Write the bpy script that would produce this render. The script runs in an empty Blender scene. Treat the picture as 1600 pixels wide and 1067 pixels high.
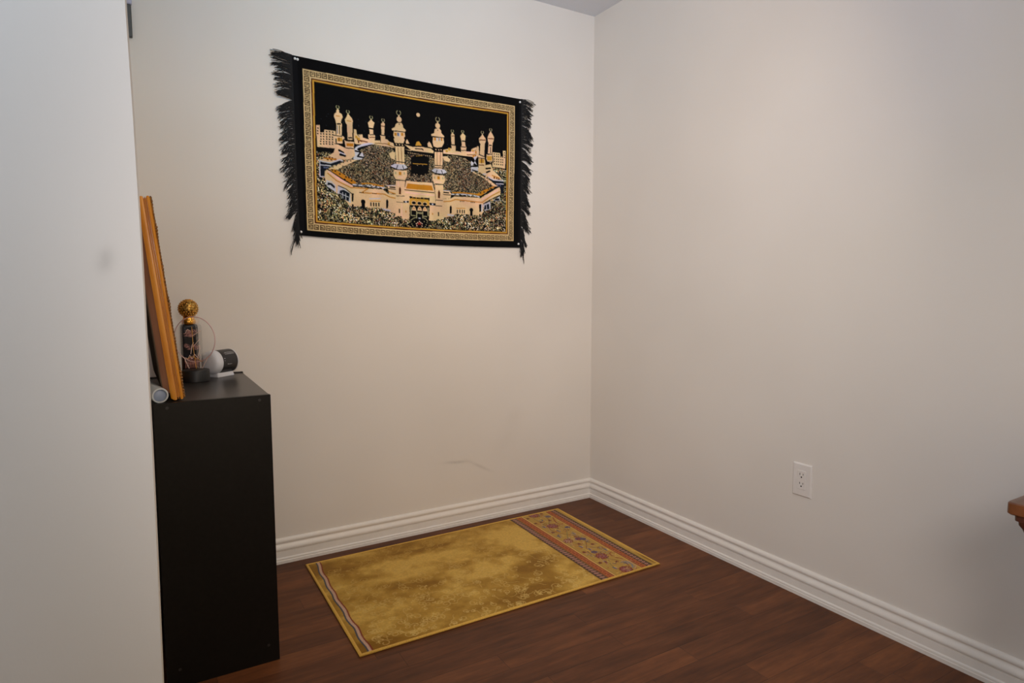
import bpy, bmesh, math, random
import numpy as np
from mathutils import Vector, Matrix
random.seed(7)
SC = bpy.context.scene
COL = SC.collection
# ------------------------------------------------------------------ camera
F_PX, YAW, PITCH, ROLL = 983.38, 0.534761, -0.0883417, -0.001491
CAM = (-2.00965, -2.58540, 1.11288)
cam = bpy.data.cameras.new('camera'); co = bpy.data.objects.new('camera', cam); COL.objects.link(co)
cam.sensor_width = 36.0; cam.lens = F_PX / 1600 * 36; cam.clip_start = 0.02
fw_ = Vector((math.sin(YAW)*math.cos(PITCH), math.cos(YAW)*math.cos(PITCH), math.sin(PITCH)))
r0 = Vector((math.cos(YAW), -math.sin(YAW), 0)); u0 = r0.cross(fw_)
r_ = r0*math.cos(ROLL) + u0*math.sin(ROLL); u_ = -r0*math.sin(ROLL) + u0*math.cos(ROLL)
m = Matrix((r_, u_, -fw_)).transposed().to_4x4(); m.translation = Vector(CAM)
co.matrix_world = m; SC.camera = co
# ------------------------------------------------------------------ light and exposure
SC.view_settings.view_transform = 'Standard'; SC.view_settings.look = 'None'
SC.view_settings.gamma = 1; SC.view_settings.use_curve_mapping = False
SC.view_settings.exposure = 0.0
def area(name, loc, target, size, power, color, spread=180):
    l = bpy.data.lights.new(name, 'AREA'); l.shape = 'DISK'; l.size = size; l.energy = power; l.color = color
    l.spread = math.radians(spread)
    o = bpy.data.objects.new(name, l); COL.objects.link(o); o.location = loc
    o.rotation_euler = (Vector(target)-Vector(loc)).to_track_quat('-Z', 'Y').to_euler(); return o
def lamp(name, loc, target, size, rgb, spread=180):
    p = max(rgb); area(name, loc, target, size, p, tuple(c/p for c in rgb), spread)
lamp('cool_left_fill', (-2.9, -2.4, 2.1), (-1.9, -1.6, 1.9), 0.5, (10.5, 12.8, 15.8))  # unseen cool fill aimed at the near wall, added for its tone
lamp('warm_wall_fill', (-1.0, -1.9, 2.3), (-0.9, 0, 1.3), 0.3, (6.95, 5.75, 4.4), 120)  # no fixture here; warm fill added to brighten the back wall
lamp('strobe', (-1.9, -2.8, 1.35), (0, 0, 1.0), 0.3, (5.06, 4.76, 4.85), 90)
lamp('low_warm_fill', (-1.6, -2.85, 0.85), (0, -.9, .35), 0.9, (5.4, 4.1, 2.4))  # added low fill without a real lamp, lifts the lower right wall
lamp('cool_ceiling_fill', (-1.3, -2.3, 1.75), (-1.2, -.6, 2.44), 0.4, (.25, 1.65, 2.9), 80)  # unseen upward fill, added to throw cool light off the ceiling
lamp('ceiling_corner_fill', (-1.0, -2.5, 1.5), (-.3, -.3, 2.44), 0.3, (.85, .90, 1.35), 80)  # invented fill that brightens the ceiling near the corner
w = bpy.data.worlds.new('world'); SC.world = w; w.use_nodes = True
w.node_tree.nodes['Background'].inputs[0].default_value = (0.8, 0.85, 0.9, 1)
w.node_tree.nodes['Background'].inputs[1].default_value = 0.0
# ------------------------------------------------------------------ helpers
def lin(c):
    f = lambda v: v/12.92 if v <= 0.04045 else ((v+0.055)/1.055)**2.4
    return tuple(f(x/255) for x in c[:3]) + (1,)
class NT:
    def __init__(s, name):
        s.m = bpy.data.materials.new(name); s.m.use_nodes = True; s.t = s.m.node_tree
        s.b = s.t.nodes['Principled BSDF']
    def n(s, typ, **kw):
        o = s.t.nodes.new(typ)
        for k, v in kw.items():
            if isinstance(v, bpy.types.NodeSocket): s.t.links.new(v, o.inputs[k])
            elif k in o.inputs.keys(): o.inputs[k].default_value = v
            else: setattr(o, k, v)
        return o
    def math(s, op, a, b=0.0, c=None, clamp=False):
        o = s.t.nodes.new('ShaderNodeMath'); o.operation = op; o.use_clamp = clamp
        for i, v in enumerate((a, b) if c is None else (a, b, c)):
            if isinstance(v, bpy.types.NodeSocket): s.t.links.new(v, o.inputs[i])
            else: o.inputs[i].default_value = v
        return o.outputs[0]
    def mix(s, f, a, b, mode='MIX'):
        o = s.t.nodes.new('ShaderNodeMix'); o.data_type = 'RGBA'; o.blend_type = mode
        for i, v in ((0, f), (6, a), (7, b)):
            if isinstance(v, bpy.types.NodeSocket): s.t.links.new(v, o.inputs[i])
            else: o.inputs[i].default_value = v
        return o.outputs[2]
    def pos(s):
        g = s.t.nodes.new('ShaderNodeNewGeometry'); x = s.t.nodes.new('ShaderNodeSeparateXYZ')
        s.t.links.new(g.outputs['Position'], x.inputs[0]); return g.outputs['Position'], x.outputs[0], x.outputs[1], x.outputs[2]
    def noise(s, vec, scale, detail=3, rough=0.5):
        o = s.t.nodes.new('ShaderNodeTexNoise'); o.inputs['Scale'].default_value = scale
        o.inputs['Detail'].default_value = detail; o.inputs['Roughness'].default_value = rough
        s.t.links.new(vec, o.inputs['Vector']); return o.outputs['Fac']
    def ramp(s, f, stops):
        o = s.t.nodes.new('ShaderNodeValToRGB'); s.t.links.new(f, o.inputs[0]); e = o.color_ramp.elements
        while len(e) < len(stops): e.new(0.5)
        for k, (p, c) in enumerate(stops): e[k].position = p; e[k].color = c
        return o.outputs[0]
    def bump(s, h, strength, dist=0.001):
        o = s.t.nodes.new('ShaderNodeBump'); o.inputs['Strength'].default_value = strength; o.inputs['Distance'].default_value = dist
        s.t.links.new(h, o.inputs['Height']); s.t.links.new(o.outputs[0], s.b.inputs['Normal'])
    def set(s, key, v):
        if isinstance(v, bpy.types.NodeSocket): s.t.links.new(v, s.b.inputs[key])
        else: s.b.inputs[key].default_value = v
def simple(name, c, rough=0.5, metal=0.0, nscale=60, namt=0.06, bump=0.0, spec=0.5, coat=0.0):
    n = NT(name); tc = n.n('ShaderNodeTexCoord').outputs['Object']
    f = n.noise(tc, nscale, 4)
    a = lin(tuple(min(255, x*(1+namt)) for x in c)); b = lin(tuple(x*(1-namt) for x in c))
    n.set('Base Color', n.ramp(f, [(0.3, b), (0.7, a)])); n.set('Roughness', rough); n.set('Metallic', metal)
    n.set('Specular IOR Level', spec); n.set('Coat Weight', coat)
    if bump: n.bump(f, bump, 0.0015)
    return n.m
def link(name, bm, mat, parent=None, smooth=False, loc=None, rot=None):
    me = bpy.data.meshes.new(name); bmesh.ops.recalc_face_normals(bm, faces=bm.faces); bm.to_mesh(me); bm.free()
    for mm in (mat if isinstance(mat, (list, tuple)) else [mat]): me.materials.append(mm)
    if smooth:
        for p in me.polygons: p.use_smooth = True
    o = bpy.data.objects.new(name, me); COL.objects.link(o)
    if parent: o.parent = parent
    if loc: o.location = loc
    if rot: o.rotation_euler = rot
    return o
def sharp(o, ang=35):
    me = o.data
    me.set_sharp_from_angle(angle=math.radians(ang)) if hasattr(me, 'set_sharp_from_angle') else None
    return o
def empty(name, loc, label, cat, rot=(0, 0, 0), group=None):
    o = bpy.data.objects.new(name, None); COL.objects.link(o); o.location = loc; o.rotation_euler = rot
    o.empty_display_size = 0.05; return tag(o, label, cat, group)
def tag(o, label, cat, group=None):
    o['label'] = label; o['category'] = cat
    if group: o['group'] = group
    return o
def struct(o): o['kind'] = 'structure'; return o
def box(bm, a, b, bevel=0.0, seg=2, mi=0):
    x0, y0, z0 = (min(a[i], b[i]) for i in range(3)); x1, y1, z1 = (max(a[i], b[i]) for i in range(3))
    v = [bm.verts.new(p) for p in ((x0,y0,z0),(x1,y0,z0),(x1,y1,z0),(x0,y1,z0),(x0,y0,z1),(x1,y0,z1),(x1,y1,z1),(x0,y1,z1))]
    fs = [bm.faces.new([v[i] for i in q]) for q in ((0,3,2,1),(4,5,6,7),(0,1,5,4),(1,2,6,5),(2,3,7,6),(3,0,4,7))]
    for f in fs: f.material_index = mi
    if bevel:
        es = list({e for f in fs for e in f.edges})
        bmesh.ops.bevel(bm, geom=es, offset=bevel, segments=seg, profile=0.5, affect='EDGES')
def lathe(bm, prof, n=40, mat=None, caps=True, mi=0):
    """prof: (r, z) list; revolved about z, optionally transformed by mat"""
    rings = []
    for r, z in prof:
        if r < 1e-6: rings.append([bm.verts.new((0, 0, z))]*n)
        else: rings.append([bm.verts.new((r*math.cos(2*math.pi*k/n), r*math.sin(2*math.pi*k/n), z)) for k in range(n)])
    fs = []
    for a, b in zip(rings, rings[1:]):
        for k in range(n):
            q = []
            for v in (a[k], a[(k+1) % n], b[(k+1) % n], b[k]):
                if v not in q: q.append(v)
            if len(q) > 2:
                f = bm.faces.new(q); f.material_index = mi; fs.append(f)
    if caps:
        for rg in (rings[0], rings[-1]):
            if rg[0] is not rg[1]:
                f = bm.faces.new(rg); f.material_index = mi
    if mat:
        vs = {v for rg in rings for v in rg}
        bmesh.ops.transform(bm, matrix=mat, verts=list(vs))
def tube(bm, pts, r, n=6, taper=1.0):
    pts = [Vector(p) for p in pts]; prev = None; rings = []
    for i, p in enumerate(pts):
        d = (pts[min(i+1, len(pts)-1)] - pts[max(i-1, 0)]).normalized()
        a = d.orthogonal().normalized() if prev is None else (prev - d*prev.dot(d)).normalized()
        prev = a; b = d.cross(a); rr = r*(1+(taper-1)*i/(len(pts)-1))
        rings.append([bm.verts.new(p + (a*math.cos(2*math.pi*k/n) + b*math.sin(2*math.pi*k/n))*rr) for k in range(n)])
    for a, b in zip(rings, rings[1:]):
        for k in range(n): bm.faces.new((a[k], a[(k+1) % n], b[(k+1) % n], b[k]))
    bm.faces.new(rings[0]); bm.faces.new(rings[-1])
def sweep(bm, prof, path, closed=False):
    """prof: (offset, z) list; path: (point xy, outward normal scaled for mitre)"""
    rings = [[bm.verts.new((p[0]+nn[0]*o, p[1]+nn[1]*o, z)) for o, z in prof] for p, nn in path]
    pairs = list(zip(rings, rings[1:])) + ([(rings[-1], rings[0])] if closed else [])
    n = len(prof)
    for a, b in pairs:
        for k in range(n): bm.faces.new((a[k], a[(k+1) % n], b[(k+1) % n], b[k]))
    if not closed: bm.faces.new(rings[0]); bm.faces.new(rings[-1])
# ------------------------------------------------------------------ setting materials
def wall_mat(name, c, smudges):
    n = NT(name); P, X, Y, Z = n.pos()
    base = n.ramp(n.noise(P, 1.3, 2), [(0.35, lin(tuple(x*0.985 for x in c))), (0.65, lin(tuple(min(255, x*1.012) for x in c)))])
    col = base
    for (ax, cx, cz, rx, rz, ang, amt, tint) in smudges:     # worn scuffs and hand marks
        U = X if ax == 'x' else Y
        du = n.math('SUBTRACT', U, cx); dz = n.math('SUBTRACT', Z, cz); ca, sa = math.cos(ang), math.sin(ang)
        a = n.math('DIVIDE', n.math('ADD', n.math('MULTIPLY', du, ca), n.math('MULTIPLY', dz, sa)), rx)
        b = n.math('DIVIDE', n.math('SUBTRACT', n.math('MULTIPLY', dz, ca), n.math('MULTIPLY', du, sa)), rz)
        d = n.math('ADD', n.math('MULTIPLY', a, a), n.math('MULTIPLY', b, b))
        f = n.math('MULTIPLY', n.math('POWER', 2.718, n.math('MULTIPLY', d, -1.0)), amt)
        f = n.math('MULTIPLY', f, n.math('ADD', 0.55, n.noise(P, 60, 3)))
        col = n.mix(f, col, lin(tint))
    n.set('Base Color', col); n.set('Roughness', 0.62); n.set('Specular IOR Level', 0.3)
    n.bump(n.noise(P, 260, 3), 0.12, 0.0006)
    return n.m
WALLC = (226, 219, 210)
MW_back = wall_mat('back_wall_paint', WALLC, [('x', -.775, .300, .055, .007, -.08, .24, (120,108,98)), ('x', -.655, .262, .06, .007, -.50, .18, (125,112,100)),
    ('x', -.52, .37, .08, .04, .9, .05, (150,138,125)), ('x', -.47, .48, .05, .03, .6, .05, (150,138,125))])
MW_side = wall_mat('side_wall_paint', WALLC, [])
MW_near = wall_mat('near_wall_paint', WALLC, [('x', -2.0445, 1.146, .0095, .016, -.25, .22, (120,112,104))])
M_ceil = simple('ceiling_paint', (222, 222, 224), 0.9, nscale=180, namt=0.01, bump=0.15)
M_trim = simple('white_trim_paint', (236, 230, 222), 0.38, nscale=20, namt=0.01)
def floor_mat():
    n = NT('dark_hardwood'); P, X, Y, Z = n.pos()
    yy = n.math('DIVIDE', n.math('ADD', Y, 0.0125), 0.0825); row = n.math('FLOOR', yy); fy = n.math('FRACT', yy)
    wn = n.n('ShaderNodeTexWhiteNoise', noise_dimensions='1D'); n.t.links.new(row, wn.inputs['W'])
    xx = n.math('ADD', n.math('DIVIDE', X, 0.78), n.math('MULTIPLY', wn.outputs['Value'], 7.3)); ix = n.math('FLOOR', xx); fx = n.math('FRACT', xx)
    cmb = n.n('ShaderNodeCombineXYZ'); n.t.links.new(ix, cmb.inputs[0]); n.t.links.new(row, cmb.inputs[1])
    w2 = n.n('ShaderNodeTexWhiteNoise', noise_dimensions='3D'); n.t.links.new(cmb.outputs[0], w2.inputs['Vector'])
    r = w2.outputs['Value']
    mp = n.n('ShaderNodeMapping'); n.t.links.new(P, mp.inputs['Vector']); mp.inputs['Scale'].default_value = (3.2, 26, 1)
    ofs = n.n('ShaderNodeVectorMath', operation='ADD'); n.t.links.new(mp.outputs[0], ofs.inputs[0])
    sc = n.n('ShaderNodeVectorMath', operation='SCALE'); n.t.links.new(w2.outputs['Color'], sc.inputs[0]); sc.inputs['Scale'].default_value = 30
    n.t.links.new(sc.outputs[0], ofs.inputs[1])
    g1 = n.noise(ofs.outputs[0], 1.6, 6, 0.62); g2 = n.noise(ofs.outputs[0], 9, 4, 0.6)
    mp2 = n.n('ShaderNodeMapping'); n.t.links.new(P, mp2.inputs['Vector']); mp2.inputs['Scale'].default_value = (5, 11, 1)
    blot = n.noise(mp2.outputs[0], 1.0, 3, 0.6)
    f = n.math('ADD', n.math('MULTIPLY', g1, 0.62), n.math('MULTIPLY', g2, 0.22)); f = n.math('ADD', f, n.math('MULTIPLY', n.math('SUBTRACT', r, 0.5), 0.20))
    f = n.math('ADD', f, n.math('MULTIPLY', n.math('SUBTRACT', blot, 0.5), 0.35))
    col = n.ramp(f, [(0.16, lin(FL0)), (0.42, lin(FL1)), (0.66, lin(FL2))])
    ey = n.math('MINIMUM', fy, n.math('SUBTRACT', 1.0, fy)); ex = n.math('MULTIPLY', n.math('MINIMUM', fx, n.math('SUBTRACT', 1.0, fx)), 9.4)
    e = n.math('MINIMUM', ey, ex); seam = n.math('SUBTRACT', 1.0, n.math('DIVIDE', e, 0.018), clamp=True)
    col = n.mix(n.math('MULTIPLY', seam, 0.6), col, lin((34, 18, 12)))
    n.set('Base Color', col); n.set('Roughness', n.math('ADD', 0.40, n.math('MULTIPLY', g2, 0.18))); n.set('Specular IOR Level', 0.28)
    n.bump(n.math('SUBTRACT', n.math('MULTIPLY', g1, 0.35), seam), 0.35, 0.0008)
    return n.m
FL0, FL1, FL2 = (68, 37, 20), (102, 59, 33), (132, 79, 44)
M_floor = floor_mat()
# ------------------------------------------------------------------ setting
HC = 2.44; XW = -3.4; YR = -4.3; T = 0.12
def slab(name, a, b, mat):
    bm = bmesh.new(); box(bm, a, b); return struct(link(name, bm, mat))
slab('floor', (XW-T, YR-T, -0.1), (T, T, 0), M_floor)
slab('ceiling', (XW-T, YR-T, HC), (T, T, HC+0.1), M_ceil)
slab('wall_back', (XW-T, 0, 0), (T, T, HC), MW_back)
slab('wall_right', (0, YR, 0), (T, 0, HC), MW_side)
slab('wall_rear', (XW-T, YR-T, 0), (T, YR, HC), MW_side)
slab('wall_left', (XW-T, YR, 0), (XW, 0, HC), MW_side)
# the near wall: drywall partition whose free end is a hand-finished, very slightly bowed corner
bm = bmesh.new(); YN0, YN1 = -1.60, -1.48
ENDX = [(0.556, -2.0033), (0.701, -2.0021), (0.836, -2.0012), (0.908, -2.001), (1.015, -2.0012), (1.128, -2.0011), (1.238, -2.002), (1.337, -2.0028), (1.41, -2.0038), (1.48, -2.005)]
def endx(z):          # the worn corner runs a few millimetres out of true
    return float(np.interp(z, [q[0] for q in ENDX], [q[1] for q in ENDX]))
zs = [HC*k/40 for k in range(41)]; prev = None
for z in zs:
    x = endx(z)
    ring = [bm.verts.new(p) for p in ((XW, YN0, z), (x-0.002, YN0, z), (x, YN0+0.002, z), (x, YN1, z), (-2.03, YN1, z), (XW, YN1, z))]
    if prev:
        for k in range(6): bm.faces.new((prev[k], prev[(k+1) % 6], ring[(k+1) % 6], ring[k]))
    else: bm.faces.new(ring)
    prev = ring
bm.faces.new(prev); struct(link('wall_near', bm, MW_near))
slab('wall_alcove', (-2.15, YN1, 0), (-2.03, 0, HC), MW_side)
BB = [(0.0, 0), (.0135, 0), (.0140, .012), (.0118, .0145), (.0118, .0155), (.0136, .0170), (.0128, .0215), (.0092, .0250), (.0088, .049), (.0062, .0502), (.0062, .0522), (.0112, .0540),
      (.0128, .058), (.0130, .062), (.0118, .0670), (.0085, .0725), (.0045, .0765), (.0028, .0800), (.0028, .0830), (.0085, .0845), (.0100, .088), (.0098, .093), (.0080, .098), (.0050, .1015), (.0, .1030)]
bm = bmesh.new(); sweep(bm, BB, [((-2.03, 0), (0, -1)), ((0, 0), (-1, -1))]); sharp(struct(link('baseboard_back', bm, M_trim, smooth=True)), 28)
bm = bmesh.new(); sweep(bm, BB, [((0, 0), (-1, -1)), ((0, YR), (-1, 1))]); sharp(struct(link('baseboard_right', bm, M_trim, smooth=True)), 28)
bm = bmesh.new(); sweep(bm, BB, [((-2.03, YN1), (1, 0)), ((-2.03, -.0), (1, -1))]); sharp(struct(link('baseboard_alcove', bm, M_trim, smooth=True)), 28)
# ------------------------------------------------------------------ woven picture drawing (millimetres on the cloth)
class Canvas:
    def __init__(s, w, h, bg): s.w, s.h = w, h; s.a = np.zeros((h, w, 3), np.float32); s.a[:] = bg
    def mask(s, pts):
        xs = [p[0] for p in pts]; ys = [p[1] for p in pts]
        x0, x1 = max(0, int(min(xs))), min(s.w, int(max(xs))+2); y0, y1 = max(0, int(min(ys))), min(s.h, int(max(ys))+2)
        if x1 <= x0 or y1 <= y0: return None
        Y, X = np.mgrid[y0:y1, x0:x1]; X = X+.5; Y = Y+.5; m = np.zeros(X.shape, bool)
        for (ax, ay), (bx, by) in zip(pts, pts[1:]+pts[:1]):
            if ay == by: continue
            c = ((ay > Y) != (by > Y)) & (X < (bx-ax)*(Y-ay)/(by-ay)+ax); m ^= c
        return x0, x1, y0, y1, m
    def poly(s, c, pts):
        k = s.mask(list(pts))
        if k: s.a[k[2]:k[3], k[0]:k[1]][k[4]] = c
    def line(s, c, w, pts):
        for a, b in zip(pts, pts[1:]):
            x0, x1 = max(0, int(min(a[0], b[0])-w)), min(s.w, int(max(a[0], b[0])+w)+2); y0, y1 = max(0, int(min(a[1], b[1])-w)), min(s.h, int(max(a[1], b[1])+w)+2)
            if x1 <= x0 or y1 <= y0: continue
            Y, X = np.mgrid[y0:y1, x0:x1]; X = X+.5; Y = Y+.5; dx, dy = b[0]-a[0], b[1]-a[1]; L = dx*dx+dy*dy+1e-9
            t = np.clip(((X-a[0])*dx+(Y-a[1])*dy)/L, 0, 1)
            s.a[y0:y1, x0:x1][(X-a[0]-t*dx)**2+(Y-a[1]-t*dy)**2 <= (w/2)**2] = c
    def disc(s, c, r, q, ry=None): s.poly(c, [(q[0]+r*math.cos(t*math.pi/12), q[1]+(ry or r)*math.sin(t*math.pi/12)) for t in range(24)])
    def rect(s, c, w, h, q): s.poly(c, [(q[0]-w/2, q[1]-h/2), (q[0]+w/2, q[1]-h/2), (q[0]+w/2, q[1]+h/2), (q[0]-w/2, q[1]+h/2)])
def vnoise(w, h, cell, rng, cy=None):
    cy = cy or cell; gw, gh = int(w/cell)+3, int(h/cy)+3; g = rng.random((gh, gw)).astype(np.float32)
    x = np.arange(w)/cell; y = np.arange(h)/cy; xi = x.astype(int); yi = y.astype(int); fx = x-xi; fy = (y-yi)[:, None]
    fx = fx*fx*(3-2*fx); fy = fy*fy*(3-2*fy)
    a = g[yi][:, xi]; b = g[yi][:, xi+1]; c = g[yi+1][:, xi]; d = g[yi+1][:, xi+1]
    return (a*(1-fx)+b*fx)*(1-fy)+(c*(1-fx)+d*fx)*fy
def painted_grid(name, canvas, cell, f, mat, parent, thick=0.0):
    """a dense woven sheet: one vertex per cell; f(u, v) arrays -> xyz arrays"""
    H, W = canvas.a.shape[0]//cell, canvas.a.shape[1]//cell
    a = canvas.a[:H*cell, :W*cell].reshape(H, cell, W, cell, 3).mean((1, 3))
    a = np.clip(a, 0, 255)/255; a = np.where(a <= .04045, a/12.92, ((a+.055)/1.055)**2.4)
    V, U = np.mgrid[0:H, 0:W]; u = U/(W-1); v = V/(H-1)
    P = np.stack(f(u, v), -1).astype(np.float32).reshape(-1, 3)
    me = bpy.data.meshes.new(name); i = (np.arange(H-1)[:, None]*W+np.arange(W-1)[None]).ravel()
    quads = np.stack([i, i+W, i+W+1, i+1], 1).astype(np.int32); n = len(quads)
    me.vertices.add(len(P)); me.vertices.foreach_set('co', P.ravel())
    me.loops.add(n*4); me.loops.foreach_set('vertex_index', quads.ravel())
    me.polygons.add(n); me.polygons.foreach_set('loop_start', np.arange(0, n*4, 4, dtype=np.int32)); me.polygons.foreach_set('loop_total', np.full(n, 4, np.int32))
    me.update(calc_edges=True); me.polygons.foreach_set('use_smooth', np.ones(n, bool))
    ca = me.color_attributes.new('weave', 'FLOAT_COLOR', 'POINT')
    ca.data.foreach_set('color', np.concatenate([a.reshape(-1, 3), np.ones((len(P), 1))], 1).astype(np.float32).ravel())
    me.materials.append(mat); o = bpy.data.objects.new(name, me); COL.objects.link(o); o.parent = parent
    if thick:
        md = o.modifiers.new('thickness', 'SOLIDIFY'); md.thickness = thick; md.offset = -1
    return o
def weave_mat(name, rough, bump, scale=900):
    n = NT(name); at = n.n('ShaderNodeAttribute', attribute_name='weave'); P = n.pos()[0]
    n.set('Base Color', at.outputs['Color']); n.set('Roughness', rough); n.set('Specular IOR Level', 0.12)
    n.bump(n.noise(P, scale, 2), bump, 0.0008); return n.m
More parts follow.
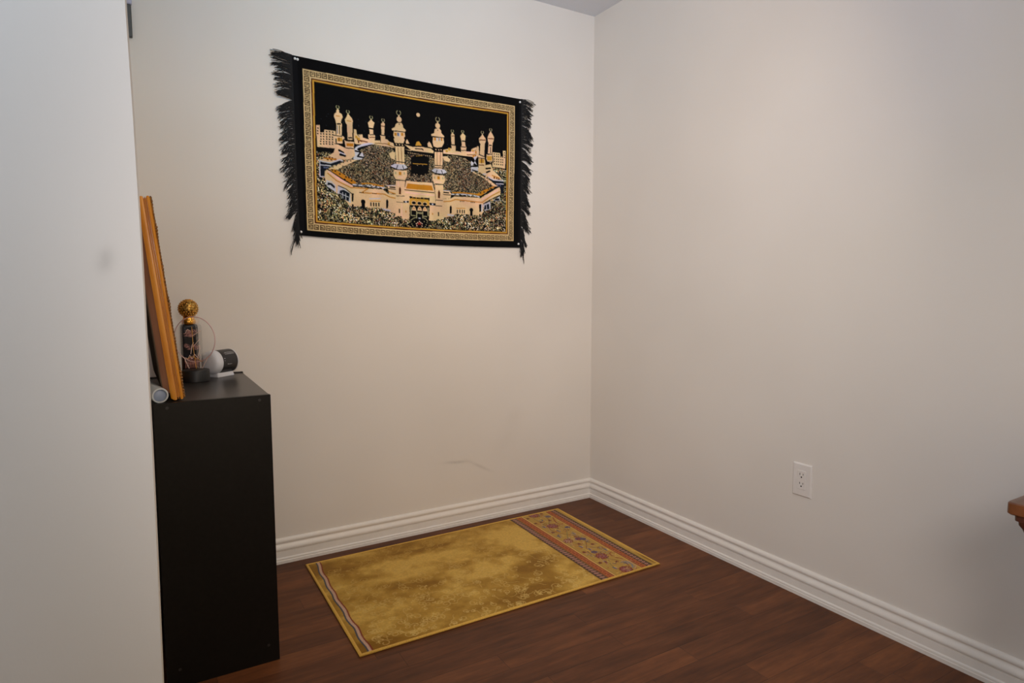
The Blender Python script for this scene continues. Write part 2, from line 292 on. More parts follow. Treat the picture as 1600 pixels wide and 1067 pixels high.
# ------------------------------------------------------------------ wall tapestry
ART=[('n',2,[(74,345),(168,341),(245,345),(764,329),(861,320),(935,326),(931,603),(66,616)]),('p','c',[(229,238),(239,238),(241,255),(251,266),(253,255),(261,255),(239,256),(247,257),(251,265),(253,255),(264,253),(265,265),(291,269),(315,269),(337,266),(340,276),(360,257),(369,258),(375,265),(394,269),(399,288),(368,290),(315,285),(241,295),(231,294),(228,271)]),('l','R',4,[(244,278),(260,281),(249,278),(283,280)]),('r','R',6,8,(247,285)),('r','R',6,8,(244,274)),('r','g',9,10,(249,273)),('r','g',9,10,(239,267)),('r','g',9,10,(374,274)),('l','b',3,[(315,280),(363,276),(397,286)]),('p','w',[(233,315),(233,308),(265,289),(293,281),(315,282),(293,289),(258,302)]),('p','c',[(441,268),(507,277),(507,289),(441,287),(478,293)]),('p','c',[(478,273),(519,268),(560,270),(572,279),(571,289),(478,289)]),('l','k',4,[(489,279),(521,277),(521,277),(524,281)]),('l','k',3,[(478,293),(571,295)]),('p','g',[(495,251),(506,246),(519,263),(489,267)]),('p','c',[(544,252),(552,241),(560,250),(568,267),(546,264)]),('p','c',[(447,255),(454,244),(464,262),(449,264)]),('p','g',[(497,251),(507,248),(507,264),(495,263)]),('p','c',[(616,269),(632,264),(655,257),(658,277),(678,267),(701,269),(722,264),(748,263),(751,251),(763,251),(763,260),(775,251),(780,238),(752,250),(763,251),(764,260),(769,253),(776,252),(778,236),(786,235),(789,269),(776,288),(755,290),(778,285),(730,284),(672,284),(615,285)]),('r','g',10,12,(644,263)),('r','g',10,12,(632,274)),('r','g',10,12,(757,261)),('l','P',5,[(621,279),(655,281),(725,267),(780,262)]),('l','R',3,[(729,278),(773,274)]),('r','o',7,12,(761,282)),('r','o',7,12,(770,281)),('r','o',7,12,(773,263)),('n',1,[(125,411),(169,385),(235,344),(254,314),(307,286),(380,286),(407,309),(580,304),(658,287),(717,292),(764,318),(754,349),(780,358),(871,393),(835,427),(789,447),(657,449),(608,420),(349,448),(234,447),(166,411)]),('l','k',14,[(447,299),(492,296),(568,303)]),('r','c',3,5,(458,300)),('r','c',3,5,(467,300)),('r','c',3,5,(475,300)),('r','c',3,5,(484,301)),('r','c',3,5,(492,301)),('r','c',3,5,(501,301)),('r','c',3,5,(509,302)),('r','c',3,5,(518,302)),('r','c',3,5,(527,302)),('r','c',3,5,(536,303)),('r','c',3,5,(544,303)),('r','c',3,5,(553,303)),('r','c',3,5,(562,304)),('p','c',[(612,297),(632,295),(649,307),(643,318),(621,315)]),('p','c',[(373,313),(388,303),(400,306),(399,336),(380,331)]),('p','k',[(469,317),(486,307),(527,302),(549,310),(546,377),(504,390),(467,384)]),('l','g',3,[(477,342),(541,338)]),('r','c',4,2,(482,384)),('r','c',4,2,(494,385)),('r','c',4,2,(514,386)),('r','c',4,2,(532,380)),('r','c',4,2,(497,347)),('r','c',4,2,(520,344)),('l','g',2,[(492,309),(521,304)]),('p','c',[(82,246),(96,244),(96,271),(111,270),(113,258),(156,257),(156,324),(83,328)]),('r','k',5,5,(100,277)),('r','k',5,5,(99,287)),('r','k',5,5,(99,297)),('r','k',5,5,(98,306)),('r','k',5,5,(98,315)),('r','k',5,5,(110,276)),('r','k',5,5,(110,286)),('r','k',5,5,(109,296)),('r','k',5,5,(109,305)),('r','k',5,5,(109,314)),('r','k',5,5,(121,275)),('r','k',5,5,(121,285)),('r','k',5,5,(121,294)),('r','k',5,5,(120,304)),('r','k',5,5,(120,312)),('r','k',5,5,(133,274)),('r','k',5,5,(133,284)),('r','k',5,5,(132,293)),('r','k',5,5,(132,303)),('r','k',5,5,(132,311)),('r','k',5,5,(145,273)),('r','k',5,5,(144,283)),('r','k',5,5,(144,292)),('r','k',5,5,(144,302)),('r','k',5,5,(143,310)),('r','k',5,5,(122,265)),('r','k',5,5,(133,264)),('r','k',5,5,(145,264)),('r','k',5,5,(89,257)),('r','k',5,5,(88,268)),('r','k',5,5,(88,278)),('p','c',[(856,254),(895,254),(898,269),(911,268),(910,242),(925,241),(923,320),(855,318)]),('r','k',5,5,(866,272)),('r','k',5,5,(866,284)),('r','k',5,5,(866,294)),('r','k',5,5,(866,305)),('r','k',5,5,(878,272)),('r','k',5,5,(878,284)),('r','k',5,5,(878,294)),('r','k',5,5,(878,305)),('r','k',5,5,(888,272)),('r','k',5,5,(888,284)),('r','k',5,5,(888,294)),('r','k',5,5,(888,305)),('r','k',5,5,(900,271)),('r','k',5,5,(900,283)),('r','k',5,5,(900,294)),('r','k',5,5,(900,305)),('r','k',5,5,(909,271)),('r','k',5,5,(909,283)),('r','k',5,5,(909,294)),('r','k',5,5,(909,305)),('r','k',5,5,(865,261)),('r','k',5,5,(878,261)),('r','k',5,5,(888,262)),('r','k',5,5,(919,251)),('r','k',5,5,(919,261)),('r','k',5,5,(919,271)),('p','w',[(230,313),(259,297),(233,303),(248,301),(240,316),(264,327),(269,346),(246,355),(232,357),(224,356)]),('l','k',6,[(233,322),(255,324),(255,324),(242,342),(266,344)]),('p','c',[(108,368),(146,341),(157,305),(192,316),(194,311),(227,307),(232,341),(207,359),(159,367),(170,369),(132,381),(90,379)]),('l','k',8,[(168,329),(184,336),(172,345),(191,347)]),('l','w',5,[(170,336),(191,342)]),('r','R',8,8,(117,366)),('r','R',8,8,(129,362)),('r','R',8,8,(140,364)),('r','R',8,8,(152,366)),('r','R',8,8,(122,370)),('r','R',8,8,(136,369)),('l','o',5,[(110,368),(155,366)]),('p','n',[(93,384),(130,386),(170,369),(179,378),(122,398),(109,418),(107,437),(90,440)]),('l','w',5,[(90,380),(132,383),(170,365),(180,369)]),('l','w',4,[(92,395),(133,394)]),('l','w',4,[(91,383),(90,440),(107,439)]),('r','B',6,5,(108,404)),('r','B',6,5,(115,404)),('r','B',6,5,(122,402)),('p','c',[(122,407),(170,379),(209,360),(243,355),(179,392),(159,406),(145,415)]),('r','k',4,4,(141,397)),('r','k',4,4,(155,389)),('r','k',4,4,(170,382)),('r','k',4,4,(184,374)),('r','k',4,4,(199,367)),('r','k',4,4,(213,364)),('r','k',4,4,(167,401)),('r','k',4,4,(181,389)),('r','k',4,4,(155,407)),('p','o',[(129,406),(150,405),(178,418),(211,433),(233,445),(230,452),(206,454),(149,429)]),('r','k',6,5,(168,421)),('r','k',6,5,(192,430)),('r','k',6,5,(214,442)),('r','k',6,5,(150,412)),('r','k',6,5,(138,409)),('r','k',6,5,(187,440)),('r','k',6,5,(204,431)),('l','k',5,[(118,408),(145,423),(177,439),(211,455),(230,461)]),('p','c',[(109,418),(118,410),(177,441),(220,465),(281,461),(255,466),(343,462),(366,477),(399,477),(396,554),(374,553),(364,542),(336,537),(277,540),(277,536),(247,538),(213,544),(197,538),(189,525),(152,498),(147,492),(115,475),(108,443)]),('l','o',4,[(120,424),(153,448),(210,469),(281,465),(254,484),(350,480),(373,490),(396,492)]),('l','P',9,[(126,418),(172,444),(215,463)]),('l','w',5,[(219,456),(247,456),(281,454),(255,455),(292,454),(351,455)]),('l','k',3,[(223,462),(281,458),(255,461),(340,459)]),('r','k',9,3,(238,456)),('r','k',9,3,(262,455)),('r','k',9,3,(272,455)),('r','k',9,3,(297,455)),('r','k',9,3,(315,455)),('r','k',9,3,(333,457)),('l','o',5,[(255,449),(285,443),(330,448),(346,449)]),('p','c',[(364,447),(374,441),(400,439),(400,472),(373,475),(366,461)]),('l','k',5,[(374,449),(396,448)]),('l','k',3,[(366,456),(399,455)]),('l','w',3,[(360,445),(398,440)]),('l','o',4,[(368,468),(397,474)]),('p','k',[(347,458),(361,457),(366,468),(356,465)]),('r','k',4,4,(247,484)),('r','k',4,4,(253,484)),('r','k',4,4,(260,483)),('r','k',4,4,(300,482)),('r','k',4,4,(307,482)),('r','k',4,4,(314,482)),('p','w',[(113,449),(148,468),(152,498),(142,490),(115,475)]),('p','n',[(116,470),(120,459),(134,461),(147,472),(144,480),(129,468)]),('l','w',4,[(112,466),(117,454),(132,454),(148,468)]),('l','c',7,[(154,461),(153,498)]),('p','w',[(157,470),(176,470),(207,492),(208,530),(199,526),(156,507)]),('p','n',[(163,506),(166,485),(181,481),(205,492),(200,524),(180,519)]),('l','w',3,[(176,491),(177,514)]),('l','w',3,[(188,494),(189,520)]),('l','w',3,[(166,497),(199,507)]),('l','k',3,[(160,467),(191,477),(212,492)]),('n',2,[(147,499),(166,499),(175,515),(194,531),(198,540),(145,546)]),('p','k',[(213,491),(221,491),(218,524),(212,522)]),('p','k',[(212,534),(219,534),(218,548),(212,546)]),('c','k',9.5,(259,520)),('r','k',13.299999999999999,26,(259,533)),('c','k',6.0,(258,520)),('r','k',8.399999999999999,26,(258,533)),('l','w',4,[(286,505),(332,499)]),('l','o',3,[(288,514),(331,511)]),('r','k',5,15,(292,527)),('r','k',5,15,(303,526)),('r','k',5,15,(314,526)),('r','k',5,15,(325,525)),('p','k',[(356,506),(361,499),(366,507),(364,534),(356,538)]),('l','w',6,[(345,542),(372,545)]),('p','w',[(760,286),(780,277),(755,324),(782,322),(785,348),(781,344),(748,349),(748,302),(778,318)]),('l','k',6,[(748,326),(778,323)]),('l','k',5,[(754,341),(781,346)]),('p','c',[(790,314),(820,314),(848,307),(860,334),(897,360),(901,371),(860,374),(829,363),(805,355),(781,341)]),('l','k',7,[(823,329),(845,325)]),('l','k',7,[(826,345),(842,338)]),('l','w',5,[(808,354),(823,353)]),('r','R',8,8,(866,365)),('r','R',8,8,(879,366)),('r','R',8,8,(890,369)),('l','o',4,[(854,356),(891,364)]),('p','n',[(832,371),(851,375),(876,378),(916,378),(915,433),(901,430),(898,406),(879,395)]),('l','w',5,[(835,364),(860,375),(916,376)]),('l','w',4,[(876,391),(915,390)]),('r','B',6,5,(885,399)),('r','B',6,5,(898,399)),('p','c',[(760,348),(787,356),(839,376),(882,402),(870,404),(857,401),(808,370),(754,352)]),('r','k',4,4,(778,357)),('r','k',4,4,(796,363)),('r','k',4,4,(814,372)),('r','k',4,4,(832,381)),('r','k',4,4,(848,393)),('p','o',[(778,442),(823,419),(851,408),(869,400),(866,408),(839,421),(802,448),(778,451)]),('r','k',6,5,(796,438)),('r','k',6,5,(814,433)),('r','k',6,5,(836,418)),('r','k',6,5,(848,415)),('l','k',6,[(882,406),(839,430),(793,456)]),('p','c',[(895,405),(899,417),(898,438),(848,460),(811,486),(810,521),(799,537),(756,536),(759,537),(723,535),(676,536),(653,546),(630,554),(610,556),(612,477),(651,471),(668,462),(780,458),(793,462),(882,410)]),('l','o',4,[(616,488),(648,484),(671,475),(780,478),(805,478),(848,449),(895,425)]),('l','P',9,[(808,463),(882,420)]),('l','w',5,[(654,454),(715,449),(780,453),(790,456)]),('l','k',3,[(654,460),(780,457)]),('r','k',9,3,(671,453)),('r','k',9,3,(694,452)),('r','k',9,3,(730,452)),('r','k',9,3,(757,453)),('l','o',5,[(657,447),(700,443),(780,445),(778,449)]),('p','c',[(614,443),(642,441),(652,450),(648,471),(613,476)]),('l','k',5,[(614,448),(639,449)]),('l','k',3,[(616,457),(648,458)]),('l','w',3,[(614,441),(648,440)]),('p','k',[(654,458),(668,457),(659,465),(651,471)]),('r','k',4,4,(696,481)),('r','k',4,4,(704,480)),('r','k',4,4,(712,480)),('r','k',4,4,(749,481)),('r','k',4,4,(757,481)),('r','k',4,4,(765,481)),('p','w',[(808,489),(845,471),(848,505),(817,515)]),('p','n',[(814,510),(817,491),(839,482),(842,506)]),('l','w',3,[(826,488),(828,509)]),('p','w',[(860,465),(895,446),(898,465),(870,469)]),('p','n',[(865,467),(873,456),(892,455),(895,465)]),('l','k',3,[(811,484),(848,463),(895,441)]),('p','k',[(789,488),(800,487),(799,519),(790,522)]),('l','w',5,[(803,489),(803,518)]),('p','k',[(790,530),(796,530),(796,540),(790,540)]),('c','k',9.0,(750,515)),('r','k',12.6,26,(750,528)),('l','o',3,[(676,512),(719,510)]),('r','k',5,15,(682,526)),('r','k',5,15,(694,525)),('r','k',5,15,(706,525)),('r','k',5,15,(716,525)),('p','k',[(644,510),(649,501),(654,509),(653,535),(644,538)]),('l','w',6,[(636,543),(662,544)]),('p','c',[(167,169),(173,176),(172,183),(183,188),(186,199),(181,209),(178,221),(182,225),(180,269),(159,269),(160,229),(158,224),(156,213),(151,202),(153,193),(161,185),(161,178)]),('l','o',3,[(160,199),(174,197)]),('p','k',[(162,226),(178,224),(177,230),(162,231)]),('l','B',3,[(164,235),(163,265)]),('l','k',3,[(173,233),(172,266)]),('p','c',[(148,277),(163,267),(188,273),(192,279),(183,287),(183,301),(152,304),(157,291)]),('l','k',3,[(148,275),(181,274)]),('l','k',3,[(152,306),(183,304)]),('p','g',[(162,281),(182,279),(182,293),(162,295)]),('l','R',3,[(169,280),(169,294)]),('l','k',4,[(157,287),(157,301)]),('p','c',[(207,179),(213,188),(223,197),(226,206),(225,218),(224,225),(223,281),(203,283),(202,226),(197,220),(194,207),(200,197)]),('l','o',3,[(202,210),(219,209)]),('p','k',[(206,272),(221,271),(221,276),(206,277)]),('p','c',[(190,286),(230,286),(227,309),(194,311)]),('l','k',4,[(195,287),(229,286)]),('p','o',[(198,297),(226,294),(226,306),(198,308)]),('l','k',3,[(194,316),(226,314)]),('p','c',[(301,186),(306,194),(315,199),(309,221),(309,245),(316,249),(315,280),(291,282),(287,251),(294,247),(292,225),(287,204),(295,195)]),('l','k',5,[(293,225),(309,225)]),('l','k',3,[(294,250),(311,247)]),('l','R',3,[(292,260),(315,257)]),('p','c',[(351,189),(358,197),(355,241),(360,243),(359,252),(357,274),(340,275),(340,255),(337,245),(343,241),(342,200)]),('l','k',3,[(339,244),(359,244)]),('l','R',3,[(343,208),(356,207)]),('p','c',[(660,190),(670,199),(670,242),(675,244),(674,275),(658,279),(655,251),(653,244),(655,241),(653,201)]),('l','k',4,[(655,243),(674,243)]),('l','R',3,[(656,206),(670,204)]),('p','c',[(709,186),(723,197),(720,221),(722,241),(726,246),(723,282),(701,282),(699,247),(704,241),(703,223),(697,201)]),('l','k',5,[(707,221),(720,222)]),('l','k',3,[(701,247),(723,246)]),('l','k',3,[(701,262),(723,260)]),('p','c',[(805,178),(812,188),(821,197),(823,208),(817,221),(814,277),(791,276),(795,224),(789,217),(788,201),(799,190)]),('l','R',4,[(791,207),(820,205)]),('p','c',[(780,272),(815,277),(820,308),(815,347),(785,348),(785,285)]),('l','k',4,[(788,271),(812,277)]),('l','k',3,[(785,285),(815,286)]),('p','g',[(789,290),(814,289),(814,306),(789,307)]),('l','R',3,[(801,288),(801,307)]),('l','R',4,[(788,316),(812,315)]),('p','c',[(847,163),(855,173),(864,187),(862,203),(856,215),(853,262),(832,262),(836,217),(832,207),(831,191),(839,174)]),('l','R',4,[(835,196),(859,195)]),('p','k',[(838,223),(852,222),(852,227),(838,228)]),('l','k',4,[(846,234),(846,258)]),('p','c',[(826,266),(856,265),(858,286),(849,302),(832,301),(824,286)]),('l','k',3,[(830,266),(856,263)]),('p','g',[(827,273),(853,272),(852,292),(829,292)]),('l','k',4,[(832,299),(852,298)]),('l','k',4,[(856,270),(859,299)]),('m','w',6,(167,164)),('m','w',6,(207,175)),('m','w',6,(301,181)),('m','w',6,(351,184)),('m','w',6,(660,185)),('m','w',5.5,(709,181)),('m','w',6,(805,173)),('m','w',6,(847,157)),('p','c',[(412,185),(430,182),(436,191),(437,200),(449,209),(446,216),(388,218),(387,212),(401,203),(404,193)]),('c','c',11,(420,170)),('l','c',6,[(419,155),(419,162)]),('m','w',9,(418,144)),('r','k',4,4,(420,189)),('p','c',[(395,221),(444,218),(445,236),(440,241),(443,250),(436,265),(400,267),(395,252),(399,247),(394,240)]),('l','k',3,[(390,220),(445,217)]),('r','o',9,12,(404,232)),('r','o',9,12,(433,228)),('r','B',7,13,(415,231)),('r','w',5,14,(421,232)),('p','k',[(398,267),(441,264),(440,278),(402,281)]),('r','c',5,5,(407,273)),('r','c',5,5,(420,272)),('r','c',5,5,(433,272)),('l','c',3,[(399,282),(441,278)]),('p','c',[(401,281),(440,279),(440,352),(404,353)]),('l','R',2,[(413,285),(415,349)]),('l','R',2,[(427,283),(429,348)]),('l','k',3,[(405,342),(440,341)]),('l','k',3,[(405,353),(440,352)]),('p','w',[(380,360),(392,352),(441,350),(453,361),(433,372),(407,372),(384,367)]),('l','k',3,[(404,372),(410,356)]),('l','k',3,[(436,370),(431,355)]),('l','k',4,[(381,367),(407,374),(436,373),(453,364)]),('l','k',4,[(384,357),(394,351)]),('p','c',[(394,376),(450,374),(450,398),(439,416),(401,417),(391,400)]),('r','o',11,13,(420,389)),('r','y',6,10,(400,389)),('r','y',6,10,(438,386)),('l','k',3,[(398,417),(438,416)]),('l','P',4,[(409,405),(430,403)]),('p','c',[(400,420),(440,417),(437,489),(459,499),(457,573),(424,575),(423,564),(395,564)]),('p','R',[(413,452),(418,443),(422,453),(421,474),(413,474)]),('l','k',2,[(418,449),(417,473)]),('l','k',2,[(402,482),(436,480)]),('l','k',2,[(401,507),(430,507)]),('r','k',5,17,(414,543)),('r','o',4,8,(442,543)),('l','P',3,[(424,510),(423,564)]),('l','P',3,[(411,422),(411,442)]),('p','c',[(586,183),(600,181),(608,189),(608,199),(623,212),(620,217),(563,218),(562,210),(576,203),(577,188)]),('c','c',11,(592,171)),('l','c',6,[(592,154),(592,164)]),('m','w',9,(592,145)),('r','k',4,4,(592,190)),('p','c',[(569,222),(619,219),(620,240),(610,258),(588,263),(572,260),(568,244)]),('l','k',3,[(566,219),(620,218)]),('r','o',8,12,(579,228)),('r','o',8,12,(608,226)),('r','R',4,12,(598,227)),('r','w',6,14,(588,229)),('r','w',6,14,(602,227)),('p','k',[(575,265),(616,262),(614,277),(578,281)]),('r','c',5,5,(583,272)),('r','c',5,5,(596,272)),('r','c',5,5,(607,271)),('p','c',[(576,282),(613,279),(613,311),(610,352),(575,353)]),('l','R',2,[(587,282),(587,337)]),('l','R',2,[(603,280),(601,335)]),('l','k',3,[(576,339),(612,337)]),('l','k',3,[(576,348),(611,346)]),('p','w',[(561,362),(573,352),(620,352),(633,362),(614,371),(581,372)]),('l','k',3,[(581,371),(586,357)]),('l','k',3,[(612,371),(606,356)]),('l','k',4,[(561,366),(581,373),(614,373),(633,365)]),('p','c',[(564,376),(620,379),(623,399),(614,416),(575,417),(564,399)]),('r','o',11,13,(593,390)),('r','y',6,10,(574,390)),('r','y',6,10,(613,389)),('l','k',3,[(576,417),(614,416)]),('l','P',4,[(580,408),(606,407)]),('p','c',[(576,420),(614,418),(612,564),(581,566),(580,573),(546,573),(550,512),(578,508)]),('p','R',[(589,450),(594,440),(599,451),(598,475),(589,475)]),('l','k',2,[(594,445),(594,473)]),('r','k',5,17,(591,543)),('r','o',4,8,(563,544)),('l','k',2,[(579,484),(610,484)]),('l','k',2,[(578,508),(607,508)]),('p','c',[(446,415),(476,416),(563,413),(574,452),(578,508),(547,512),(458,514),(437,489),(438,451)]),('p','o',[(451,426),(476,426),(561,425),(567,446),(475,448),(444,448)]),('l','k',3,[(438,453),(475,454),(573,453)]),('l','P',5,[(442,463),(475,465),(571,465)]),('p','g',[(460,483),(549,484),(547,512),(458,513)]),('l','k',6,[(462,481),(475,483),(547,482)]),('r','g',3,5,(474,482)),('r','g',3,5,(487,481)),('r','g',3,5,(501,481)),('r','g',3,5,(491,483)),('r','g',3,5,(507,483)),('r','g',3,5,(524,482)),('l','k',4,[(463,479),(463,486)]),('l','k',4,[(547,479),(547,489)]),('e','c',11,9,(478,504)),('e','k',9,6,(478,504)),('e','c',11,9,(503,504)),('e','k',9,6,(503,504)),('e','c',11,9,(528,505)),('e','k',9,6,(528,505)),('p','n',[(431,500),(456,498),(455,506),(432,507)]),('r','w',7,7,(443,503)),('p','n',[(549,498),(578,498),(577,508),(550,508)]),('r','w',7,7,(564,504)),('p','k',[(460,516),(548,511),(544,603),(459,604)]),('t','c',11,(478,527)),('c','o',3,(478,527)),('t','c',11,(504,526)),('c','o',3,(504,526)),('t','c',11,(528,526)),('c','o',3,(528,526)),('l','y',4,[(465,523),(465,556)]),('l','y',3,[(490,537),(490,567)]),('l','y',3,[(518,537),(517,566)]),('l','y',3,[(542,519),(542,553)]),('l','y',5,[(490,544),(518,543)]),('l','y',4,[(467,557),(484,557)]),('l','y',4,[(520,557),(536,557)]),('r','y',4,8,(495,545)),('r','y',4,8,(504,545)),('r','y',4,8,(511,545)),('r','w',10,5,(503,567)),('l','y',3,[(463,578),(476,568),(487,564)]),('l','y',3,[(520,563),(534,569),(540,578)]),('r','P',5,5,(489,591)),('r','P',5,5,(495,586)),('r','P',5,5,(503,580)),('r','P',5,5,(509,585)),('r','P',5,5,(515,589)),('r','P',5,5,(491,599)),('r','P',5,5,(514,599)),('r','r',4,7,(502,587)),('r','r',4,7,(498,591)),('r','r',4,7,(506,591)),('r','y',4,4,(464,583)),('r','y',4,4,(468,593)),('r','y',4,4,(472,600)),('r','y',4,4,(537,583)),('r','y',4,4,(533,592)),('r','y',4,4,(529,600)),('r','y',4,4,(480,582)),('r','y',4,4,(524,579)),('c','c',8,(504,139)),('r','s',3,3,(102,220)),('r','s',3,3,(123,207)),('r','s',3,3,(130,197)),('r','s',3,3,(121,242)),('r','s',3,3,(189,220)),('r','s',3,3,(224,193)),('r','s',3,3,(248,198)),('r','s',3,3,(249,221)),('r','s',3,3,(248,198)),('r','s',3,3,(250,223)),('r','s',3,3,(280,202)),('r','s',3,3,(272,239)),('r','s',3,3,(332,194)),('r','s',3,3,(322,253)),('r','s',3,3,(376,245)),('r','s',3,3,(391,202)),('r','s',3,3,(636,244)),('r','s',3,3,(674,193)),('r','s',3,3,(728,200)),('r','s',3,3,(739,237)),('r','s',3,3,(730,198)),('r','s',3,3,(739,238)),('r','s',3,3,(761,216)),('r','s',3,3,(787,191))]
KC = {'k': (9, 9, 10), 'c': (226, 190, 146), 'w': (196, 194, 204), 'g': (200, 150, 58), 'o': (190, 124, 34), 'R': (98, 50, 26), 'P': (236, 190, 168),
      'n': (20, 26, 36), 'b': (120, 84, 40), 'B': (96, 104, 138), 'y': (168, 160, 120), 'r': (170, 50, 40), 's': (46, 50, 58)}
def paint_tapestry():
    rng = np.random.default_rng(3); c = Canvas(1010, 676, KC['k']); S = 1.0
    W, H = c.w, c.h
    Y, X = np.mgrid[0:H, 0:W].astype(np.float32)
    # two kinds of crowd texture, woven stitch by stitch
    def stitches(cell, ramp, cy=None):
        gh, gw = H//(cy or cell)+2, W//cell+2; k = rng.random((gh, gw)); idx = np.searchsorted(np.cumsum([r[0] for r in ramp]), k).clip(0, len(ramp)-1)
        pal = np.array([r[1] for r in ramp], np.float32)[idx]; return np.repeat(np.repeat(pal, cy or cell, 0), cell, 1)[:H, :W]
    c1 = stitches(3, [(.42, (26, 24, 22)), (.24, (92, 82, 64)), (.18, (166, 142, 106)), (.08, (124, 118, 88)), (.04, (196, 178, 150)), (.03, (150, 86, 54)), (.02, (90, 96, 112))])
    c2 = stitches(4, [(.47, (18, 18, 20)), (.15, (96, 86, 62)), (.17, (190, 166, 118)), (.10, (120, 124, 86)), (.07, (214, 206, 186)), (.04, (172, 104, 70))], 4)
    big = vnoise(W, H, 26, rng, 14); c2 = c2*(0.55+0.8*big)[..., None]
    for it in ART:
        k = it[0]
        if k == 'p': c.poly(KC[it[1]], it[2])
        elif k == 'l': c.line(KC[it[1]], it[2]*1.0, it[3])
        elif k == 'c': c.disc(KC[it[1]], it[2], it[3])
        elif k == 'e': c.disc(KC[it[1]], it[2], it[4], it[3])
        elif k == 'r': c.rect(KC[it[1]], it[2], it[3], it[4])
        elif k == 't': r = it[2]; x, y = it[3]; c.poly(KC[it[1]], [(x-r, y+r*.8), (x+r, y+r*.8), (x+r*.7, y-r*.2), (x, y-r), (x-r*.7, y-r*.2)])
        elif k == 'm':
            r = it[2]; x, y = it[3]
            c.line(KC['y'], 2.6, [(x+r*math.sin(t), y-r*math.cos(t)) for t in np.linspace(.55, 2*math.pi-.55, 14)])
        elif k == 'n':
            q = c.mask(it[2]); src = c1 if it[1] == 1 else c2
            c.a[q[2]:q[3], q[0]:q[1]][q[4]] = src[q[2]:q[3], q[0]:q[1]][q[4]]
    tone = (.90+.16*vnoise(W, H, 34, rng, 60))[..., None]*(1+(vnoise(W, H, 40, rng)[..., None]-.5)*np.array((.02, -.06, .03), np.float32)); c.a *= tone
    # border: key-pattern tiles between light lines, brown and gold inner lines
    U, V = X/W, Y/H
    dl = X-(40-8*V); dr = (973-4*U*0-4*V)-X; dt = Y-(43-8*U); db = (653-9*U)-Y
    d = np.minimum(np.minimum(dl, dr), np.minimum(dt, db))
    light, dark = np.array((208, 180, 130), np.float32), np.array((42, 28, 16), np.float32); gold = np.array(KC['g']); brown = np.array((70, 26, 16))
    horiz = (np.minimum(dt, db) <= np.minimum(dl, dr))
    PX = 925.5/41; PY = 606/27
    corner = (np.minimum(dl, dr) < 27) & (np.minimum(dt, db) < 27)
    ti = np.where(horiz, (dl-2) % PX, d-3); tj = np.where(horiz, d-3, (dt-2) % PY)
    ti = np.where(horiz & (dt > db), ti, ti)
    r0 = np.maximum(abs(ti-11.2), abs(tj-11.2)); ring = (r0 > 6.6) & (r0 < 9.4)
    inner = (abs(tj-11.2) < 1.3) & (ti > 8) & (ti < 16) | (abs(ti-8.5) < 1.2) & (abs(tj-11.2) < 4.5) | (abs(ti-14) < 1.1) & (tj > 6) & (tj < 11)
    tile = np.where((ring | inner)[..., None], dark, light)
    inside = d > 0
    b = inside & (d < 27); c.a[b] = tile[b]
    for lo, hi, col in ((0, 3.2, light*1.05), (27, 30, light), (30, 34.5, brown), (34.5, 40.5, gold), (40.5, 42.5, (60, 40, 14))):
        k = (d >= lo) & (d < hi); c.a[k] = col
    # slight thread-to-thread variation and the hem at both short ends
    c.a *= (0.93+0.14*rng.random((H, W, 1))).astype(np.float32)
    hem = (X < 22) | (X > W-16); c.a[hem] = np.array((17, 17, 19))
    return c
M_weave = weave_mat('woven_cotton', 0.95, 0.35)
tp = empty('wall_tapestry', (-.945, -.006, 1.64), 'black and gold woven mosque tapestry with black fringed ends hanging on the wall', 'tapestry')
QC = [(-1.4628, 1.9953), (-.4278, 1.9798), (-.435, 1.293), (-1.455, 1.3119)]
def cloth_xyz(u, v):
    x = (1-v)*((1-u)*QC[0][0]+u*QC[1][0])+v*((1-u)*QC[3][0]+u*QC[2][0]); z = (1-v)*((1-u)*QC[0][1]+u*QC[1][1])+v*((1-u)*QC[3][1]+u*QC[2][1])
    z = z-(.0075+.0015*v)*4*u*(1-u)
    edge = np.minimum(1, 8*np.minimum(u, 1-u))
    y = -.006-.0035*edge*(0.6+0.4*np.sin(u*9+v*2))-.002*np.sin(v*5+u*3)**2
    return x+.945, y+.006, z-1.64
cv = paint_tapestry()
painted_grid('woven_panel', cv, 2, cloth_xyz, M_weave, tp, 0.002)
M_fringe = simple('black_thread', (13, 13, 14), 0.9, nscale=300, namt=0.2)
